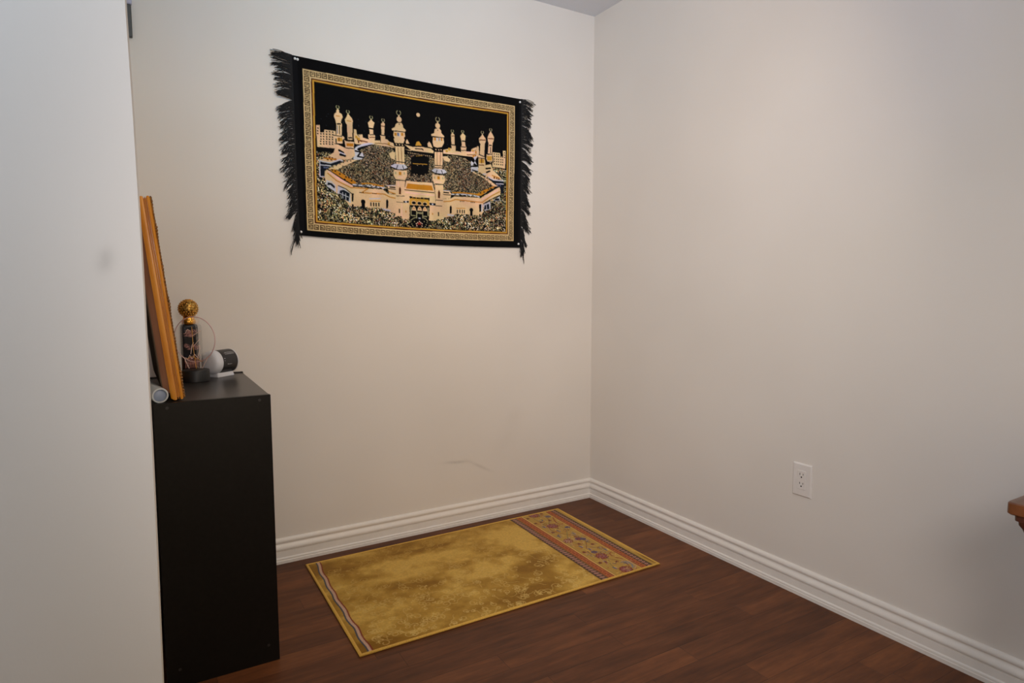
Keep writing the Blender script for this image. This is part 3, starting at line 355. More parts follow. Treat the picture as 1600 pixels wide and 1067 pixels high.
def fringe(side):
    rnd = random.Random(11 if side < 0 else 5); bm = bmesh.new(); N = 36 if side < 0 else 34
    for k in range(N):
        v = (k+.5)/N; u = 0.0 if side < 0 else 1.0
        x0, y0, z0 = (float(q) for q in cloth_xyz(np.float64(u), np.float64(v)))
        if side < 0:
            droop = -2+(66*max(0, v-.14)**.8)+rnd.uniform(-17, 17)*(1.0 if v < .35 else .5); L = .070-.018*min(1, v*1.5)+rnd.uniform(-.008, .008)
            if v > .86: droop += 18
        else:
            droop = 12+38*v+rnd.uniform(-13, 13); L = .058-.006*v+rnd.uniform(-.008, .008)
            if v > .86: droop += 14
        a = math.radians(droop); gap = rnd.random()
        tip = Vector((x0+side*L*math.cos(a), y0-rnd.uniform(-.001, .008), z0-L*math.sin(a)))
        wd = 1.05 if side > 0 else 1.05+.75*min(1, max(0, (v-.2)/.25))
        for j in range(17):
            dv = ((j+.5)/17-.5)/N*wd; rx, ry, rz = (float(q) for q in cloth_xyz(np.float64(u), np.float64(min(1, max(0, v+dv)))))
            sp = .0035 if gap < .5 else .0095
            e = tip+Vector((rnd.gauss(0, .006)+abs(rnd.gauss(0,.006))*-side, rnd.gauss(0, .0015), rnd.gauss(0, sp)))
            p0 = Vector((rx-side*.002, ry, rz)); mid = p0.lerp(e, .5)+Vector((side*.004, -.001, rnd.gauss(0.004, .003)))
            pts = [p0, p0.lerp(mid, .5)+Vector((0, 0, .0012)), mid, mid.lerp(e, .5)+Vector((0, 0, -.0004)), e+Vector((0, 0, -rnd.uniform(0, .004)))]
            tube(bm, pts, .00150, 4, .7)
    # loose end threads hanging from the lower corner
    xb, yb, zb = (float(q) for q in cloth_xyz(np.float64(0.0 if side < 0 else 1.0), np.float64(1.0)))
    for j in range(7 if side < 0 else 5):
        e = Vector((xb+side*(.030+rnd.gauss(0, .004)) if side < 0 else xb+side*.012+rnd.gauss(0, .003), yb-.003, zb-.055+rnd.gauss(0, .012)))
        p0 = Vector((xb, yb, zb+.004)); mid = p0.lerp(e, .55)+Vector((side*.004, 0, .002))
        tube(bm, [p0, p0.lerp(mid, .5), mid, e, e+Vector((.001, 0, -.02 if j == 0 else -.006))], .0012, 4, .6)
    o = link('fringe', bm, M_fringe, tp); o['kind'] = 'stuff'; return o
fringe(-1); fringe(1)
M_pin = simple('white_pin_plastic', (232, 232, 230), 0.35, namt=0.01)
def pin(x, z, label):
    bm = bmesh.new(); lathe(bm, [(0.0008, 0), (.0008, .006), (.0044, .0065), (.0050, .008), (.0046, .0105), (.003, .0125), (0, .013)], 20, Matrix.Rotation(math.pi/2, 4, 'X'))
    o = link('push_pin', bm, M_pin, smooth=True, loc=(x, 0, z)); return tag(o, label, 'pin', 'push pins holding the tapestry')
for (u, v, lb) in ((.012, .018, 'leftmost round white push pin, at upper left corner of tapestry'), (.0215, .019, 'white push pin just right of another at tapestry upper left corner'),
                   (.990, .022, 'white push pin at the upper right corner of the tapestry'), (.008, .980, 'white push pin at the lower left corner of the tapestry'), (.988, .975, 'white push pin at the lower right corner of the tapestry')):
    X_, Y_, Z_ = cloth_xyz(np.float64(u), np.float64(v)); pin(float(X_)-.945, float(Z_)+1.64, lb)
# ------------------------------------------------------------------ prayer rug
NAP_SHEEN = [(110, 130, 90, 60, -.55), (150, 220, 60, 40, -.45), (546, 106, 50, 16, -.6), (440, 104, 36, 12, -.45), (820, 425, 55, 60, -.8), (724, 498, 95, 60, -.75), (527, 490, 60, 36, -.5),
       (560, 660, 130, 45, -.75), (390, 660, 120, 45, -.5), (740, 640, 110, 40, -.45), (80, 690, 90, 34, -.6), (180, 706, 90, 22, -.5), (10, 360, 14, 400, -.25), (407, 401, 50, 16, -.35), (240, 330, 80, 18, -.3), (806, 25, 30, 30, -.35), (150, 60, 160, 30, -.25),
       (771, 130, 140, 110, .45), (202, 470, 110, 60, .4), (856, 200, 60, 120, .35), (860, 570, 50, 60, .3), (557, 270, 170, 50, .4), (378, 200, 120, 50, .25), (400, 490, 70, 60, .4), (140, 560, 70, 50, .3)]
def paint_rug():
    rng = np.random.default_rng(12); W, H = 1222, 718; c = Canvas(W, H, (0, 0, 0))
    Y, X = np.mgrid[0:H, 0:W].astype(np.float32)
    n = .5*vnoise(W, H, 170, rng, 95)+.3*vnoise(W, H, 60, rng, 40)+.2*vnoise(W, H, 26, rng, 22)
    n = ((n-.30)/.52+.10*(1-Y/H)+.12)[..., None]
    for (x, y, sx, sy, k_) in NAP_SHEEN:      # brushed patches of the pile, their sheen painted into the base colour
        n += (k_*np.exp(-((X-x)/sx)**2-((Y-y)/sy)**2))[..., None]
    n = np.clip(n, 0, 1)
    lo, hi = np.array(RUG_LO, np.float32), np.array(RUG_HI, np.float32)
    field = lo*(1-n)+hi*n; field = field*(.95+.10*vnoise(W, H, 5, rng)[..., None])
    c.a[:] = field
    # tone-on-tone scrolls
    lay = Canvas(W, H, (0, 0, 0)); R = random.Random(4)
    for k in range(430):
        x, y = R.uniform(50, 930), R.uniform(10, 708); r = R.uniform(6, 20); a0 = R.uniform(0, 6.28); s = R.choice((-1, 1)); pts = []
        for t in range(22):
            q = t/21; rr = r*(1-.72*q); pts.append((x+rr*math.cos(a0+s*q*6.5), y+rr*math.sin(a0+s*q*6.5)))
        lay.line((1, 1, 1), 2.6, pts)
        if k % 2:
            for j in range(4): lay.disc((1, 1, 1), R.uniform(2, 3.4), (pts[0][0]+R.uniform(-8, 8), pts[0][1]+R.uniform(-8, 8)))
        else:
            q = pts[0]; pts = [q]; a = R.uniform(0, 6.28)
            for j in range(9): a += R.uniform(-.7, .7); q = (q[0]+6*math.cos(a), q[1]+6*math.sin(a)); pts.append(q)
            lay.line((1, 1, 1), 2.0, pts)
    vis = np.clip(.25+.75*(Y/H)+.5*(.5-n[..., 0]), .12, 1)
    k = lay.a[..., 0]*vis*.72; c.a = c.a*(1-k[..., None])+np.array((226, 194, 124), np.float32)*k[..., None]
    # wavy blue, ivory and red stripe near the left end
    st = [(36, -2), (44, 3), (34, 123), (32, 210), (28, 334), (31, 369), (30, 465), (30, 534), (32, 556), (31, 619), (32, 690), (32, 720)]
    xs = np.interp(np.arange(H), [q[1] for q in st], [q[0] for q in st])+2.0*np.sin(np.arange(H)/21.0)
    dx = X-xs[:, None]
    for lo_, hi_, col in ((-9.5, -4.5, (52, 60, 80)), (-4.5, 5, (200, 162, 138)), (5, 9.5, (120, 28, 20))): c.a[(dx >= lo_) & (dx < hi_)] = col
    # floral end band
    A0, B0 = 938, 1212; skew = -8*(Y/H); XX = X-skew
    c.a[(XX > A0) & (XX < B0)] = (176, 136, 60)
    def stripe(a, b, col): c.a[(XX >= a) & (XX < b)] = col
    ph = (Y % 18)/18
    def rope(a, b, dark_side):
        w = b-a; t = (XX-a)/w; m_ = (t >= 0) & (t < 1); tt = t if dark_side > 0 else 1-t
        r2 = ((ph-.5+.22*(tt-.4))/.38)**2+((tt-.42)/.40)**2; c.a[m_] = (48, 22, 24); c.a[m_ & (r2 < 1)] = (176, 128, 112); c.a[m_ & (r2 < 1) & (abs(ph-.5+.5*(tt-.4)) < .09)] = (112, 52, 60); c.a[m_ & (tt > .93)] = (128, 84, 40)
    rope(A0, 970, -1)
    for a, b in ((972, 1004), (1142, 1172)):
        stripe(a, b, (152, 66, 32)); stripe(a, a+3.5, (92, 28, 22)); stripe(b-3.5, b, (92, 28, 22)); mid = (a+b)/2
        zz = np.abs(((Y/13) % 2)-1)*2-1; m_ = (XX > a+3) & (XX < b-3)
        c.a[m_ & (abs(XX-mid-zz*8) < 2.2)] = (200, 108, 56); c.a[m_ & ((Y % 13) < 3) & (abs(XX-mid) < 10)] = (116, 36, 24); c.a[m_ & (abs(abs(XX-mid)-9) < 1.2)] = (192, 112, 54)
    stripe(1004, 1009, (226, 172, 96)); stripe(1012, 1015, (150, 128, 62)); stripe(1136, 1142, (206, 158, 74)); rope(1172, 1196, 1); stripe(1196, 1199, (40, 24, 16))
    def fl(x, y, r, pet, core, k=8):
        for j in range(k): q = (x+r*.68*math.cos(j*6.283/k), y+r*.68*math.sin(j*6.283/k)); c.disc(pet, r*.36, q); (c.disc(core, r*.15, q) if r > 11 else None)
        c.disc(core, r*.46, (x, y)); c.disc(pet, r*.2, (x, y))
    red, pur, blue, wh, drk = (116, 28, 30), (98, 48, 66), (70, 74, 108), (186, 146, 128), (50, 22, 28)
    for y0 in range(-30, 760, 95):      # thin vine
        c.line((116, 58, 30), 3.0, [(1072+34*math.sin((y0+t*5)/46), y0+t*5) for t in range(20)])
        c.line((110, 104, 66), 2.6, [(1074-30*math.sin((y0+t*5)/46), y0+t*5) for t in range(20)])
    for x, y in ((1072, 174), (1066, 547), (1068, 20), (1072, 690)): fl(x, y, 27, red, (150, 84, 92), 9)
    fl(1034, 352, 22, red, wh, 7); fl(1088, 356, 17, (90, 60, 100), red, 7)
    for x, y in ((1121, 64), (1123, 222), (1105, 368), (1062, 500)): fl(x, y, 14, blue, pur, 6)
    for x, y in ((1061, 238), (1027, 294), (1031, 166), (1062, 470), (1119, 505), (1045, 430), (1104, 300), (1108, 650), (1040, 660)):
        c.poly(blue, [(x-5, y-13), (x+3, y-12), (x+7, y+2), (x+2, y+13), (x-3, y+4)]); c.poly(wh, [(x+4, y-9), (x+11, y+1), (x+4, y+10)])
    for x, y in ((1021, 108), (1052, 110), (1105, 432), (1020, 593), (1056, 402), (1100, 110), (1020, 40), (1030, 240), (1024, 480), (1110, 20), (1085, 620)):
        fl(x, y, 9, red, drk, 5)
    c.poly(red, [(1044, 585), (1052, 590), (1046, 606), (1036, 618), (1038, 602)])
    for pts in ([(1134, 87), (1120, 118), (1111, 150), (1113, 168), (1124, 176), (1134, 170)], [(1121, 612), (1110, 590), (1103, 562), (1110, 542), (1124, 536), (1131, 548)]):
        c.line((128, 36, 26), 5, pts[:3]); c.line((128, 36, 26), 3.4, pts)
    c.line((110, 116, 130), 6, [(1095, 632), (1112, 630), (1123, 645), (1120, 672), (1105, 692)]); c.line(wh, 3, [(1102, 626), (1122, 632), (1132, 655), (1124, 690), (1106, 704)])
    for (x, y) in ((1072, 205), (1050, 140), (1095, 330), (1052, 330), (1110, 400), (1030, 520), (1090, 520), (1100, 250), (1040, 280), (1060, 90), (1115, 480), (1068, 620), (1080, 40)):
        for s in (-1, 1):            # scrolling stems around the blossoms
            a0 = R.uniform(0, 6.28); rr = R.uniform(9, 15)
            c.line(R.choice([(84, 40, 40), (70, 74, 100), (120, 58, 30)]), 2.6, [(x+s*rr*(1-.055*t)*math.cos(a0+s*t*.36), y+rr*(1-.055*t)*math.sin(a0+s*t*.36)) for t in range(14)])
    for j in range(330):                # small buds and tendrils
        x, y = R.uniform(1018, 1132), R.uniform(4, 712); col = R.choice([(170, 110, 40), (150, 128, 70), wh, (112, 100, 110), (152, 60, 40), (222, 186, 90)])
        a = R.uniform(0, 6.28); q = (x, y); pts = [q]
        for t in range(5): a += R.uniform(-.9, .9); q = (q[0]+3.6*math.cos(a), q[1]+3.6*math.sin(a)); pts.append(q)
        c.line(col, 2.0, pts)
    c.a *= (.94+.12*rng.random((H, W, 1))).astype(np.float32)
    return c
RUG_LO, RUG_HI = (136, 92, 14), (206, 164, 76)
RW, RH = 1.222, .7175
rug = empty('prayer_rug', (-1.482, -.083, 0), 'golden prayer rug with a red floral end band lying on the dark floor', 'rug', rot=(0, 0, .005))
def rug_xyz(u, v):
    x = u*RW-.0055*v*(1-u)-.011*v*u; y = -v*RH; e = np.minimum(np.minimum(u*RW, (1-u)*RW), np.minimum(v*RH, (1-v)*RH))
    z = .0068+.0006*np.sin(u*11+v*4)*np.sin(v*7)-.0016*np.clip(1-e/.006, 0, 1)
    return x, y, z
M_rug = weave_mat('velvet_pile', 0.9, 0.5, 500)
M_rug.node_tree.nodes['Principled BSDF'].inputs['Sheen Weight'].default_value = 0.25
M_rug.node_tree.nodes['Principled BSDF'].inputs['Sheen Tint'].default_value = (1, .85, .5, 1)
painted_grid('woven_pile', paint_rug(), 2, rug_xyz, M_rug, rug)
bm = bmesh.new(); corners = [rug_xyz(np.float64(a), np.float64(b)) for a, b in ((0, 0), (1, 0), (1, 1), (0, 1))]
path = [((float(c[0]), float(c[1])), n) for c, n in zip(corners, ((-1, 1), (1, 1), (1, -1), (-1, -1)))]
prof = [(-.006, .0005), (.0015, .0005), (.003, .002), (.0036, .0042), (.0026, .0068), (0, .0082), (-.003, .0080), (-.006, .0066)]
sweep(bm, prof, path, closed=True); o = link('edge_binding', bm, simple('gold_binding_thread', (214, 168, 74), 0.85, nscale=400, namt=.12, bump=.3), rug, smooth=True); o['label'] = 'paler gold stitched edging'
# ------------------------------------------------------------------ cabinet
M_cab = NT('black_brown_laminate'); P_ = M_cab.pos()[0]; f_ = M_cab.noise(P_, 90, 4)
M_cab.set('Base Color', M_cab.ramp(f_, [(.3, lin((18, 16, 13))), (.7, lin((23, 20, 17)))])); M_cab.set('Roughness', .42); M_cab.set('Specular IOR Level', .2); M_cab.bump(f_, .05, .0004); M_cab = M_cab.m
M_cabtop = simple('black_brown_foil', (42, 38, 36), 0.30, nscale=60, namt=.05, spec=.5)
CX0, CX1, CY0, CY1 = -1.9900, -1.6945, -.687, -.121
cab = empty('cabinet', ((CX0+CX1)/2, (CY0+CY1)/2, 0), 'narrow black-brown cabinet, its plain side panel facing the viewer, beside the near wall edge', 'cabinet')
def cp(p): return (p[0]-(CX0+CX1)/2, p[1]-(CY0+CY1)/2, p[2])
def cbox(name, a, b, mat=M_cab, bev=.0008, parent=cab):
    bm = bmesh.new(); box(bm, cp(a), cp(b), bev, 1); return link(name, bm, mat, parent)
near = cbox('side_panel', (CX0, CY0, 0), (CX1, CY0+.016, .8015)); cbox('side_panel', (CX0, CY1-.016, 0), (CX1, CY1, .8035))
cbox('top_panel', (CX0, CY0+.016, .784), (CX1-.001, CY1-.016, .800), M_cabtop)
cbox('bottom_panel', (CX0, CY0+.016, .045), (CX1-.002, CY1-.016, .061)); cbox('shelf', (CX0+.006, CY0+.016, .405), (CX1-.006, CY1-.016, .421))
cbox('back_panel', (CX0, CY0+.016, .061), (CX0+.004, CY1-.016, .784)); cbox('plinth', (CX1-.02, CY0+.016, 0), (CX1-.006, CY1-.016, .045))
M_cap = simple('dark_plastic_cap', (34, 31, 28), .5)
for x, z in ((CX0+.033, .788), (CX1-.030, .788), (CX0+.033, .053), (CX1-.030, .053)):
    bm = bmesh.new(); c0 = cp((x, CY0, z)); lathe(bm, [(.0042, 0), (.0042, .0006), (.0032, .0009), (0, .0009)], 16, Matrix.Translation(c0) @ Matrix.Rotation(math.pi/2, 4, 'X')); link('screw_cap', bm, M_cap, near)
# ------------------------------------------------------------------ outlet on the right wall
M_out = simple('outlet_plastic', (226, 220, 214), .35, namt=.01); M_slot = simple('outlet_slot', (36, 28, 24), .8)
ol = empty('wall_outlet', (0, -1.2265, .4215), 'white double electrical outlet with slim cover plate on right wall', 'outlet')
def frustum(bm, y0, y1, z0, z1, t, ins):
    a = [bm.verts.new(p) for p in ((0, y0, z0), (0, y1, z0), (0, y1, z1), (0, y0, z1))]; b = [bm.verts.new((-t*.35, p[0], p[1])) for p in ((y0, z0), (y1, z0), (y1, z1), (y0, z1))]
    c = [bm.verts.new((-t, p[0], p[1])) for p in ((y0+ins, z0+ins), (y1-ins, z0+ins), (y1-ins, z1-ins), (y0+ins, z1-ins))]
    for p, q in ((a, b), (b, c)):
        for k in range(4): bm.faces.new((p[k], p[(k+1) % 4], q[(k+1) % 4], q[k]))
    bm.faces.new(c); bm.faces.new(a)
bm = bmesh.new(); frustum(bm, -.0372, .0372, -.0595, .0595, .0065, .0042); plate = link('cover_plate', bm, M_out, ol)
bm = bmesh.new(); box(bm, (-.0078, -.0165, -.034), (-.005, .0165, .034), .0012, 2); rc = link('receptacle', bm, M_out, ol)
for s in (1, -1):
    zc = s*.0165
    for dy, dz, w, h in ((.0062, .005, .0020, .0075), (-.0062, .005, .0020, .0062)):
        bm = bmesh.new(); box(bm, (-.0081, dy-w/2, zc+dz-h/2), (-.0070, dy+w/2, zc+dz+h/2)); link('slot', bm, M_slot, rc)
    bm = bmesh.new(); lathe(bm, [(.0027, .0070), (.0027, .0084), (0, .0084)], 14, Matrix.Translation((0, 0, zc-.0055)) @ Matrix.Rotation(-math.pi/2, 4, 'Y')); link('ground_hole', bm, M_slot, rc)
# ------------------------------------------------------------------ leaning picture frame
def wood_mat(name, c0, c1, rough=.3, scale=(3, 3, 40), coat=.3):
    n = NT(name); tc = n.n('ShaderNodeTexCoord').outputs['Object']; mp = n.n('ShaderNodeMapping'); n.t.links.new(tc, mp.inputs['Vector']); mp.inputs['Scale'].default_value = scale
    f = n.noise(mp.outputs[0], 1.5, 5, .6); n.set('Base Color', n.ramp(f, [(.3, lin(c0)), (.7, lin(c1))])); n.set('Roughness', rough); n.set('Coat Weight', coat); n.set('Coat Roughness', .2); return n.m
M_gilt = wood_mat('golden_varnished_wood', (196, 118, 18), (232, 158, 46), .26, (30, 30, 4), .6)
M_fback = wood_mat('raw_brown_wood', (128, 84, 58), (156, 108, 78), .7, (30, 30, 4), 0)
M_board = simple('dark_backing_board', (98, 84, 66), .8)
FH, FW, FT = .546, .520, .031       # height, width (along the cabinet), depth
fr = empty('picture_frame', (-1.9145, -.6605, .8062), 'ornate golden wooden picture frame seen edge-on, leaning on the cabinet top', 'picture frame', rot=(0, math.radians(-6.0), math.radians(1.4)))
# local: +x = front of the picture, y = along the width, z = up; the back lies at x = -FT
def frail(name, prof, mat, W0, W1, Z0, Z1, parent):
    """prof: (depth x, inset from outer edge)"""
    bm = bmesh.new(); rings = []
    for (y, z, sy, sz) in ((W0, Z0, 1, 1), (W1, Z0, -1, 1), (W1, Z1, -1, -1), (W0, Z1, 1, -1)):
        rings.append([bm.verts.new((x, y+sy*i, z+sz*i)) for x, i in prof])
    n = len(prof)
    for a, b in zip(rings, rings[1:]+rings[:1]):
        for k in range(n): bm.faces.new((a[k], a[(k+1) % n], b[(k+1) % n], b[k]))
    return link(name, bm, mat, parent)
mould = [(-.0305, .0060), (-.0260, .0020), (-.0220, .0002), (-.0185, .0), (-.0160, .0018), (-.0152, .0060), (-.0138, .0062), (-.0130, .0022), (-.0118, .0018), (-.0108, .0060), (-.0092, .0062), (-.0084, .0012), (-.0055, -.0004), (-.0020, .0006), (0, .0046),
         (.0025, .010), (.0012, .018), (-.005, .026), (-.006, .034), (-.012, .040), (-.016, .046), (-.024, .046), (-.024, .036), (-.0300, .036)]
sharp(frail('frame_moulding', mould, M_gilt, 0, FW, 0, FH, fr))
frail('frame_back', [(-.0295, .0180), (-.0295, .0460), (-.0450, .0460), (-.0450, .0240)], M_fback, 0, FW, 0, FH, fr)
bm = bmesh.new(); box(bm, (-.0475, .032, .032), (-.0445, FW-.032, FH-.032)); link('backing_board', bm, M_board, fr)
bm = bmesh.new(); box(bm, (-.022, .038, .038), (-.0205, FW-.038, FH-.038)); link('picture_panel', bm, simple('dark_canvas', (52, 44, 34), .6, nscale=12, namt=.3), fr)
M_carve = simple('aged_gold_carving', (112, 74, 28), .55, nscale=200, namt=.45, bump=.5)
bm = bmesh.new(); rr = random.Random(8)
def blob(y, z, sx, sy, sz, x=0.002):
    bmesh.ops.create_icosphere(bm, subdivisions=2, radius=1, matrix=Matrix.Translation((x, y, z)) @ Matrix.Diagonal((sx, sy, sz, 1)))
per = []
for k in range(int(FH/.0085)): z = .006+k*.0085; per += [(.011, z), (FW-.011, z)]
for k in range(int(FW/.0085)-2): y = .014+k*.0085; per += [(y, .011), (y, FH-.011)]
for (y, z) in per:
    # swelling shell and leaf groups at corners and the middle of each side
    t = z/FH if (y < .02 or y > FW-.02) else y/FW
    sw = max(math.exp(-((t-c)/.035)**2) for c in (.12, .48, .84)); sw2 = max(math.exp(-((t-c)/.02)**2) for c in (.03, .30, .66, .97))
    blob(y+rr.uniform(-.001, .001), z, .0022+.0026*sw+.0012*sw2+rr.uniform(0, .0006), .0055+.002*sw, .0046+rr.uniform(0, .001))
link('carved_ornament', bm, M_carve, fr, smooth=True)['label'] = 'darker carved gold leaf border'
# ------------------------------------------------------------------ rolled tube
def aim(o, a, b):
    d = (Vector(b)-Vector(a)).normalized(); o.rotation_euler = d.to_track_quat('Z', 'Y').to_euler(); o.location = a; return o
M_tube = NT('translucent_white_plastic'); M_tube.set('Base Color', lin((196, 200, 200))); M_tube.set('Roughness', .35); M_tube.set('Subsurface Weight', .2); M_tube.set('Subsurface Radius', (.01, .01, .01))
M_tube.bump(M_tube.noise(M_tube.pos()[0], 200, 2), .05, .0003); M_tube = M_tube.m
tu = empty('mailing_tube', (0, 0, 0), 'pale translucent plastic tube lying beneath the leaning picture frame', 'tube')
bm = bmesh.new(); lathe(bm, [(.0165, -.0), (.0195, .0), (.0204, .001), (.0204, .178), (.0165, .18), (.0165, .0)], 36, caps=False); ob = link('tube_wall', bm, M_tube, tu, smooth=True); sharp(ob)
bm = bmesh.new(); lathe(bm, [(.0166, .006), (.016, .0045), (0, .0045)], 36); link('end_plug', bm, simple('blue_grey_plug', (150, 162, 184), .5, namt=.03), tu, smooth=True)
aim(tu, (-1.9710, -.672, .8210), (-2.0075, -.52, .8280))
# ------------------------------------------------------------------ perfume bottle
BX, BY, BZ = -1.8675, -.215, .800
M_blk = simple('black_lacquer', (20, 18, 24), .38, namt=.05, spec=.25, coat=0); M_gold = simple('polished_gold', (226, 164, 70), .24, metal=1.0, nscale=150, namt=.15)
bo = empty('perfume_bottle', (BX, BY, BZ), 'black patterned perfume bottle with round golden filigree cap behind the clear disc', 'bottle', rot=(0, 0, .1))
bm = bmesh.new(); hw, hd = .0262, .017; pts = []
for k in range(32):
    t = 2*math.pi*k/32; c, s = math.cos(t), math.sin(t); e = .42
    pts.append((hw*math.copysign(abs(c)**e, c), hd*math.copysign(abs(s)**e, s)))
lv = [(0, .94), (.002, 1), (.168, 1), (.176, .985), (.184, .90), (.187, .6), (.188, .42)]
rg = [[bm.verts.new((x*s, y*s, z)) for x, y in pts] for z, s in lv]
for a, b in zip(rg, rg[1:]):
    for k in range(32): bm.faces.new((a[k], a[(k+1) % 32], b[(k+1) % 32], b[k]))
bm.faces.new(rg[0]); bm.faces.new(rg[-1]); bdy = sharp(link('bottle_body', bm, M_blk, bo, smooth=True), 50)
def strokes(name, lines, mat, parent, w=.0011, y=-.0174, loc=None):
    bm = bmesh.new()
    for l in lines: tube(bm, [(x, y, z) for x, z in l], w, 5)
    return link(name, bm, mat, parent)
R = random.Random(21); deco = []
for k in range(34):       # scrolling arabesque, three zones
    x, z, r, a = R.uniform(-.018, .018), R.choice([R.uniform(.100, .122), R.uniform(.050, .085), R.uniform(.145, .165)]), R.uniform(.003, .006), R.uniform(0, 6.28)
    deco.append([(max(-.022, min(.022, x+r*(1-.6*t/9)*math.cos(a+t*.6))), z+r*(1-.6*t/9)*math.sin(a+t*.6)) for t in range(10)])
for k in range(9):
    x = -.019+k*.0047; deco.append([(x, .040), (x+.002, .055+.01*(k % 3)), (x-.001, .066+.006*(k % 2))])
strokes('rose_gold_arabesque', deco, simple('rose_gold_print', (206, 150, 140), .35, metal=.6), bdy, .0010)
bm = bmesh.new(); lathe(bm, [(.0195, .186), (.0210, .188), (.0210, .200), (.0195, .202), (.0170, .205), (.0170, .213)], 36); link('neck_collar', bm, M_gold, bo, smooth=True)
capm = NT('gold_filigree'); tc = capm.n('ShaderNodeTexCoord').outputs['Object']; vo = capm.n('ShaderNodeTexVoronoi'); capm.t.links.new(tc, vo.inputs['Vector']); vo.inputs['Scale'].default_value = 170
capm.set('Base Color', capm.ramp(vo.outputs['Distance'], [(.25, lin((224, 180, 96))), (.7, lin((120, 84, 34)))])); capm.set('Metallic', .9); capm.set('Roughness', .35); capm.bump(vo.outputs['Distance'], -.9, .003); capm = capm.m
bm = bmesh.new(); n_ = 40
lathe(bm, [(.0120, .205)]+[(.0305*math.sin(a), .2385-.0305*math.cos(a)) for a in [math.pi*(.15+.85*k/24) for k in range(25)]], n_)
cp_ = link('globe_cap', bm, capm, bo, smooth=True)
bm = bmesh.new()
for k in range(20):
    for j in range(1, 13):
        a, b = math.pi*j/13.0, 2*math.pi*(k+.5*(j % 2))/20; q = Vector((.0300*math.sin(a)*math.cos(b), .0300*math.sin(a)*math.sin(b), .2385+.0300*math.cos(a)))
        if q.z < .2150: continue
        bmesh.ops.create_icosphere(bm, subdivisions=1, radius=.0024, matrix=Matrix.Translation(q))
link('filigree_beads', bm, M_gold, cp_, smooth=True)
# ------------------------------------------------------------------ clear acrylic plaque on a round base
LX, LY = -1.8570, -.277
la = empty('acrylic_disc_lamp', (LX, LY, .800), 'round clear acrylic plaque with engraved strokes standing in a black round base', 'lamp', rot=(0, 0, math.radians(-40)))
M_lbase = simple('black_plastic', (17, 17, 17), .5, namt=.05)
bm = bmesh.new(); lathe(bm, [(.0395, 0), (.0412, .0015), (.0412, .0365), (.0400, .0385), (.0385, .039), (0, .039)], 48); sharp(link('lamp_base', bm, M_lbase, la, smooth=True))
M_ac = NT('clear_acrylic'); M_ac.set('Base Color', (.96, .95, .97, 1)); M_ac.set('Roughness', .04); M_ac.set('Transmission Weight', 1.0); M_ac.set('IOR', 1.2); M_ac.set('Alpha', .35); M_ac = M_ac.m
M_edge = simple('frosted_pink_edge', (236, 196, 192), .5, namt=.02); M_edge.node_tree.nodes['Principled BSDF'].inputs['Alpha'].default_value = .75
CZ, CR = .1385, .0745
out_ = [(CR*math.sin(t), CZ-CR*math.cos(t)) for t in [math.radians(24+k*(312/60)) for k in range(61)]]+[(-.021, .039), (.021, .039)]
bm = bmesh.new(); fa = [bm.verts.new((x, -.0018, z)) for x, z in out_]; fb = [bm.verts.new((x, .0018, z)) for x, z in out_]
bm.faces.new(fa); bm.faces.new(fb)
for k in range(len(out_)): bm.faces.new((fa[k], fa[(k+1) % len(out_)], fb[(k+1) % len(out_)], fb[k]))
plate_ = link('acrylic_plate', bm, M_ac, la)
bm = bmesh.new(); tube(bm, [(CR*math.sin(t), 0, CZ-CR*math.cos(t)) for t in [math.radians(k*6) for k in range(61)]], .0016, 6); link('rim', bm, M_edge, plate_, smooth=True)
M_eng = simple('pale_engraving', (240, 212, 196), .5, namt=.02); M_gl = simple('gold_engraving', (214, 158, 70), .4, namt=.03)
strokes('engraving', [[(-.040, .080), (-.022, .042)], [(.046, .078), (.026, .044)], [(-.006, .150), (.026, .168)], [(-.004, .115), (.022, .142)], [(-.03, .16), (-.022, .172), (-.012, .166)],
    [(-.034, .078), (-.026, .072), (-.018, .086), (-.01, .074), (0, .09), (.012, .076), (.022, .088)], [(-.014, .09), (-.008, .12), (-.002, .128)], [(.012, .082), (.02, .11), (.016, .12)]], M_eng, plate_, .0009, -.0022)
strokes('gold_stroke', [[(-.006, .180), (-.004, .110), (.004, .042)], [(-.03, .074), (-.01, .082), (.006, .076), (.026, .066)]], M_gl, plate_, .0009, -.0022)
# ------------------------------------------------------------------ white canister lying on a foot
M_wp = simple('white_gloss_plastic', (212, 212, 216), .3, namt=.01); M_lab = simple('black_label', (38, 36, 38), .4, namt=.05); M_txt = simple('label_print', (205, 203, 203), .6)
WX, WY, WZ = -1.8155, -.2250, .8520
ca = empty('white_canister', (WX, WY, WZ), 'white plastic canister with black printed label lying on a white foot', 'canister')
def rc_(x): return [(0, 0), (.014, .0005), (.026, .0030), (.0335, .0085), (.0368, .016), (.0375, .024)]
bm = bmesh.new(); lathe(bm, [(0, -.0005), (.020, .0002), (.030, .0018), (.0365, .0055), (.0400, .011), (.0412, .018), (.0412, .0270)], 48); sharp(link('front_cap', bm, M_wp, ca, smooth=True), 50)
bm = bmesh.new(); lathe(bm, [(.0398, .027), (.0398, .096), (.0388, .099), (.033, .100), (0, .100)], 48); sharp(link('canister_body', bm, M_wp, ca, smooth=True), 50)
bm = bmesh.new(); n_ = 48; rgs = []
for z in (.0285, .0925):
    rgs.append([bm.verts.new((  .0404*math.cos(a), .0404*math.sin(a), z)) for a in [math.radians(-118+k*236/44) for k in range(45)]])
for k in range(44): bm.faces.new((rgs[0][k], rgs[0][k+1], rgs[1][k+1], rgs[1][k]))
lb = link('label', bm, M_lab, ca, smooth=True)
dirc = Vector((.078, .062, .000)).normalized(); q = dirc.to_track_quat('Z', 'Y'); ca.rotation_euler = q.to_euler()
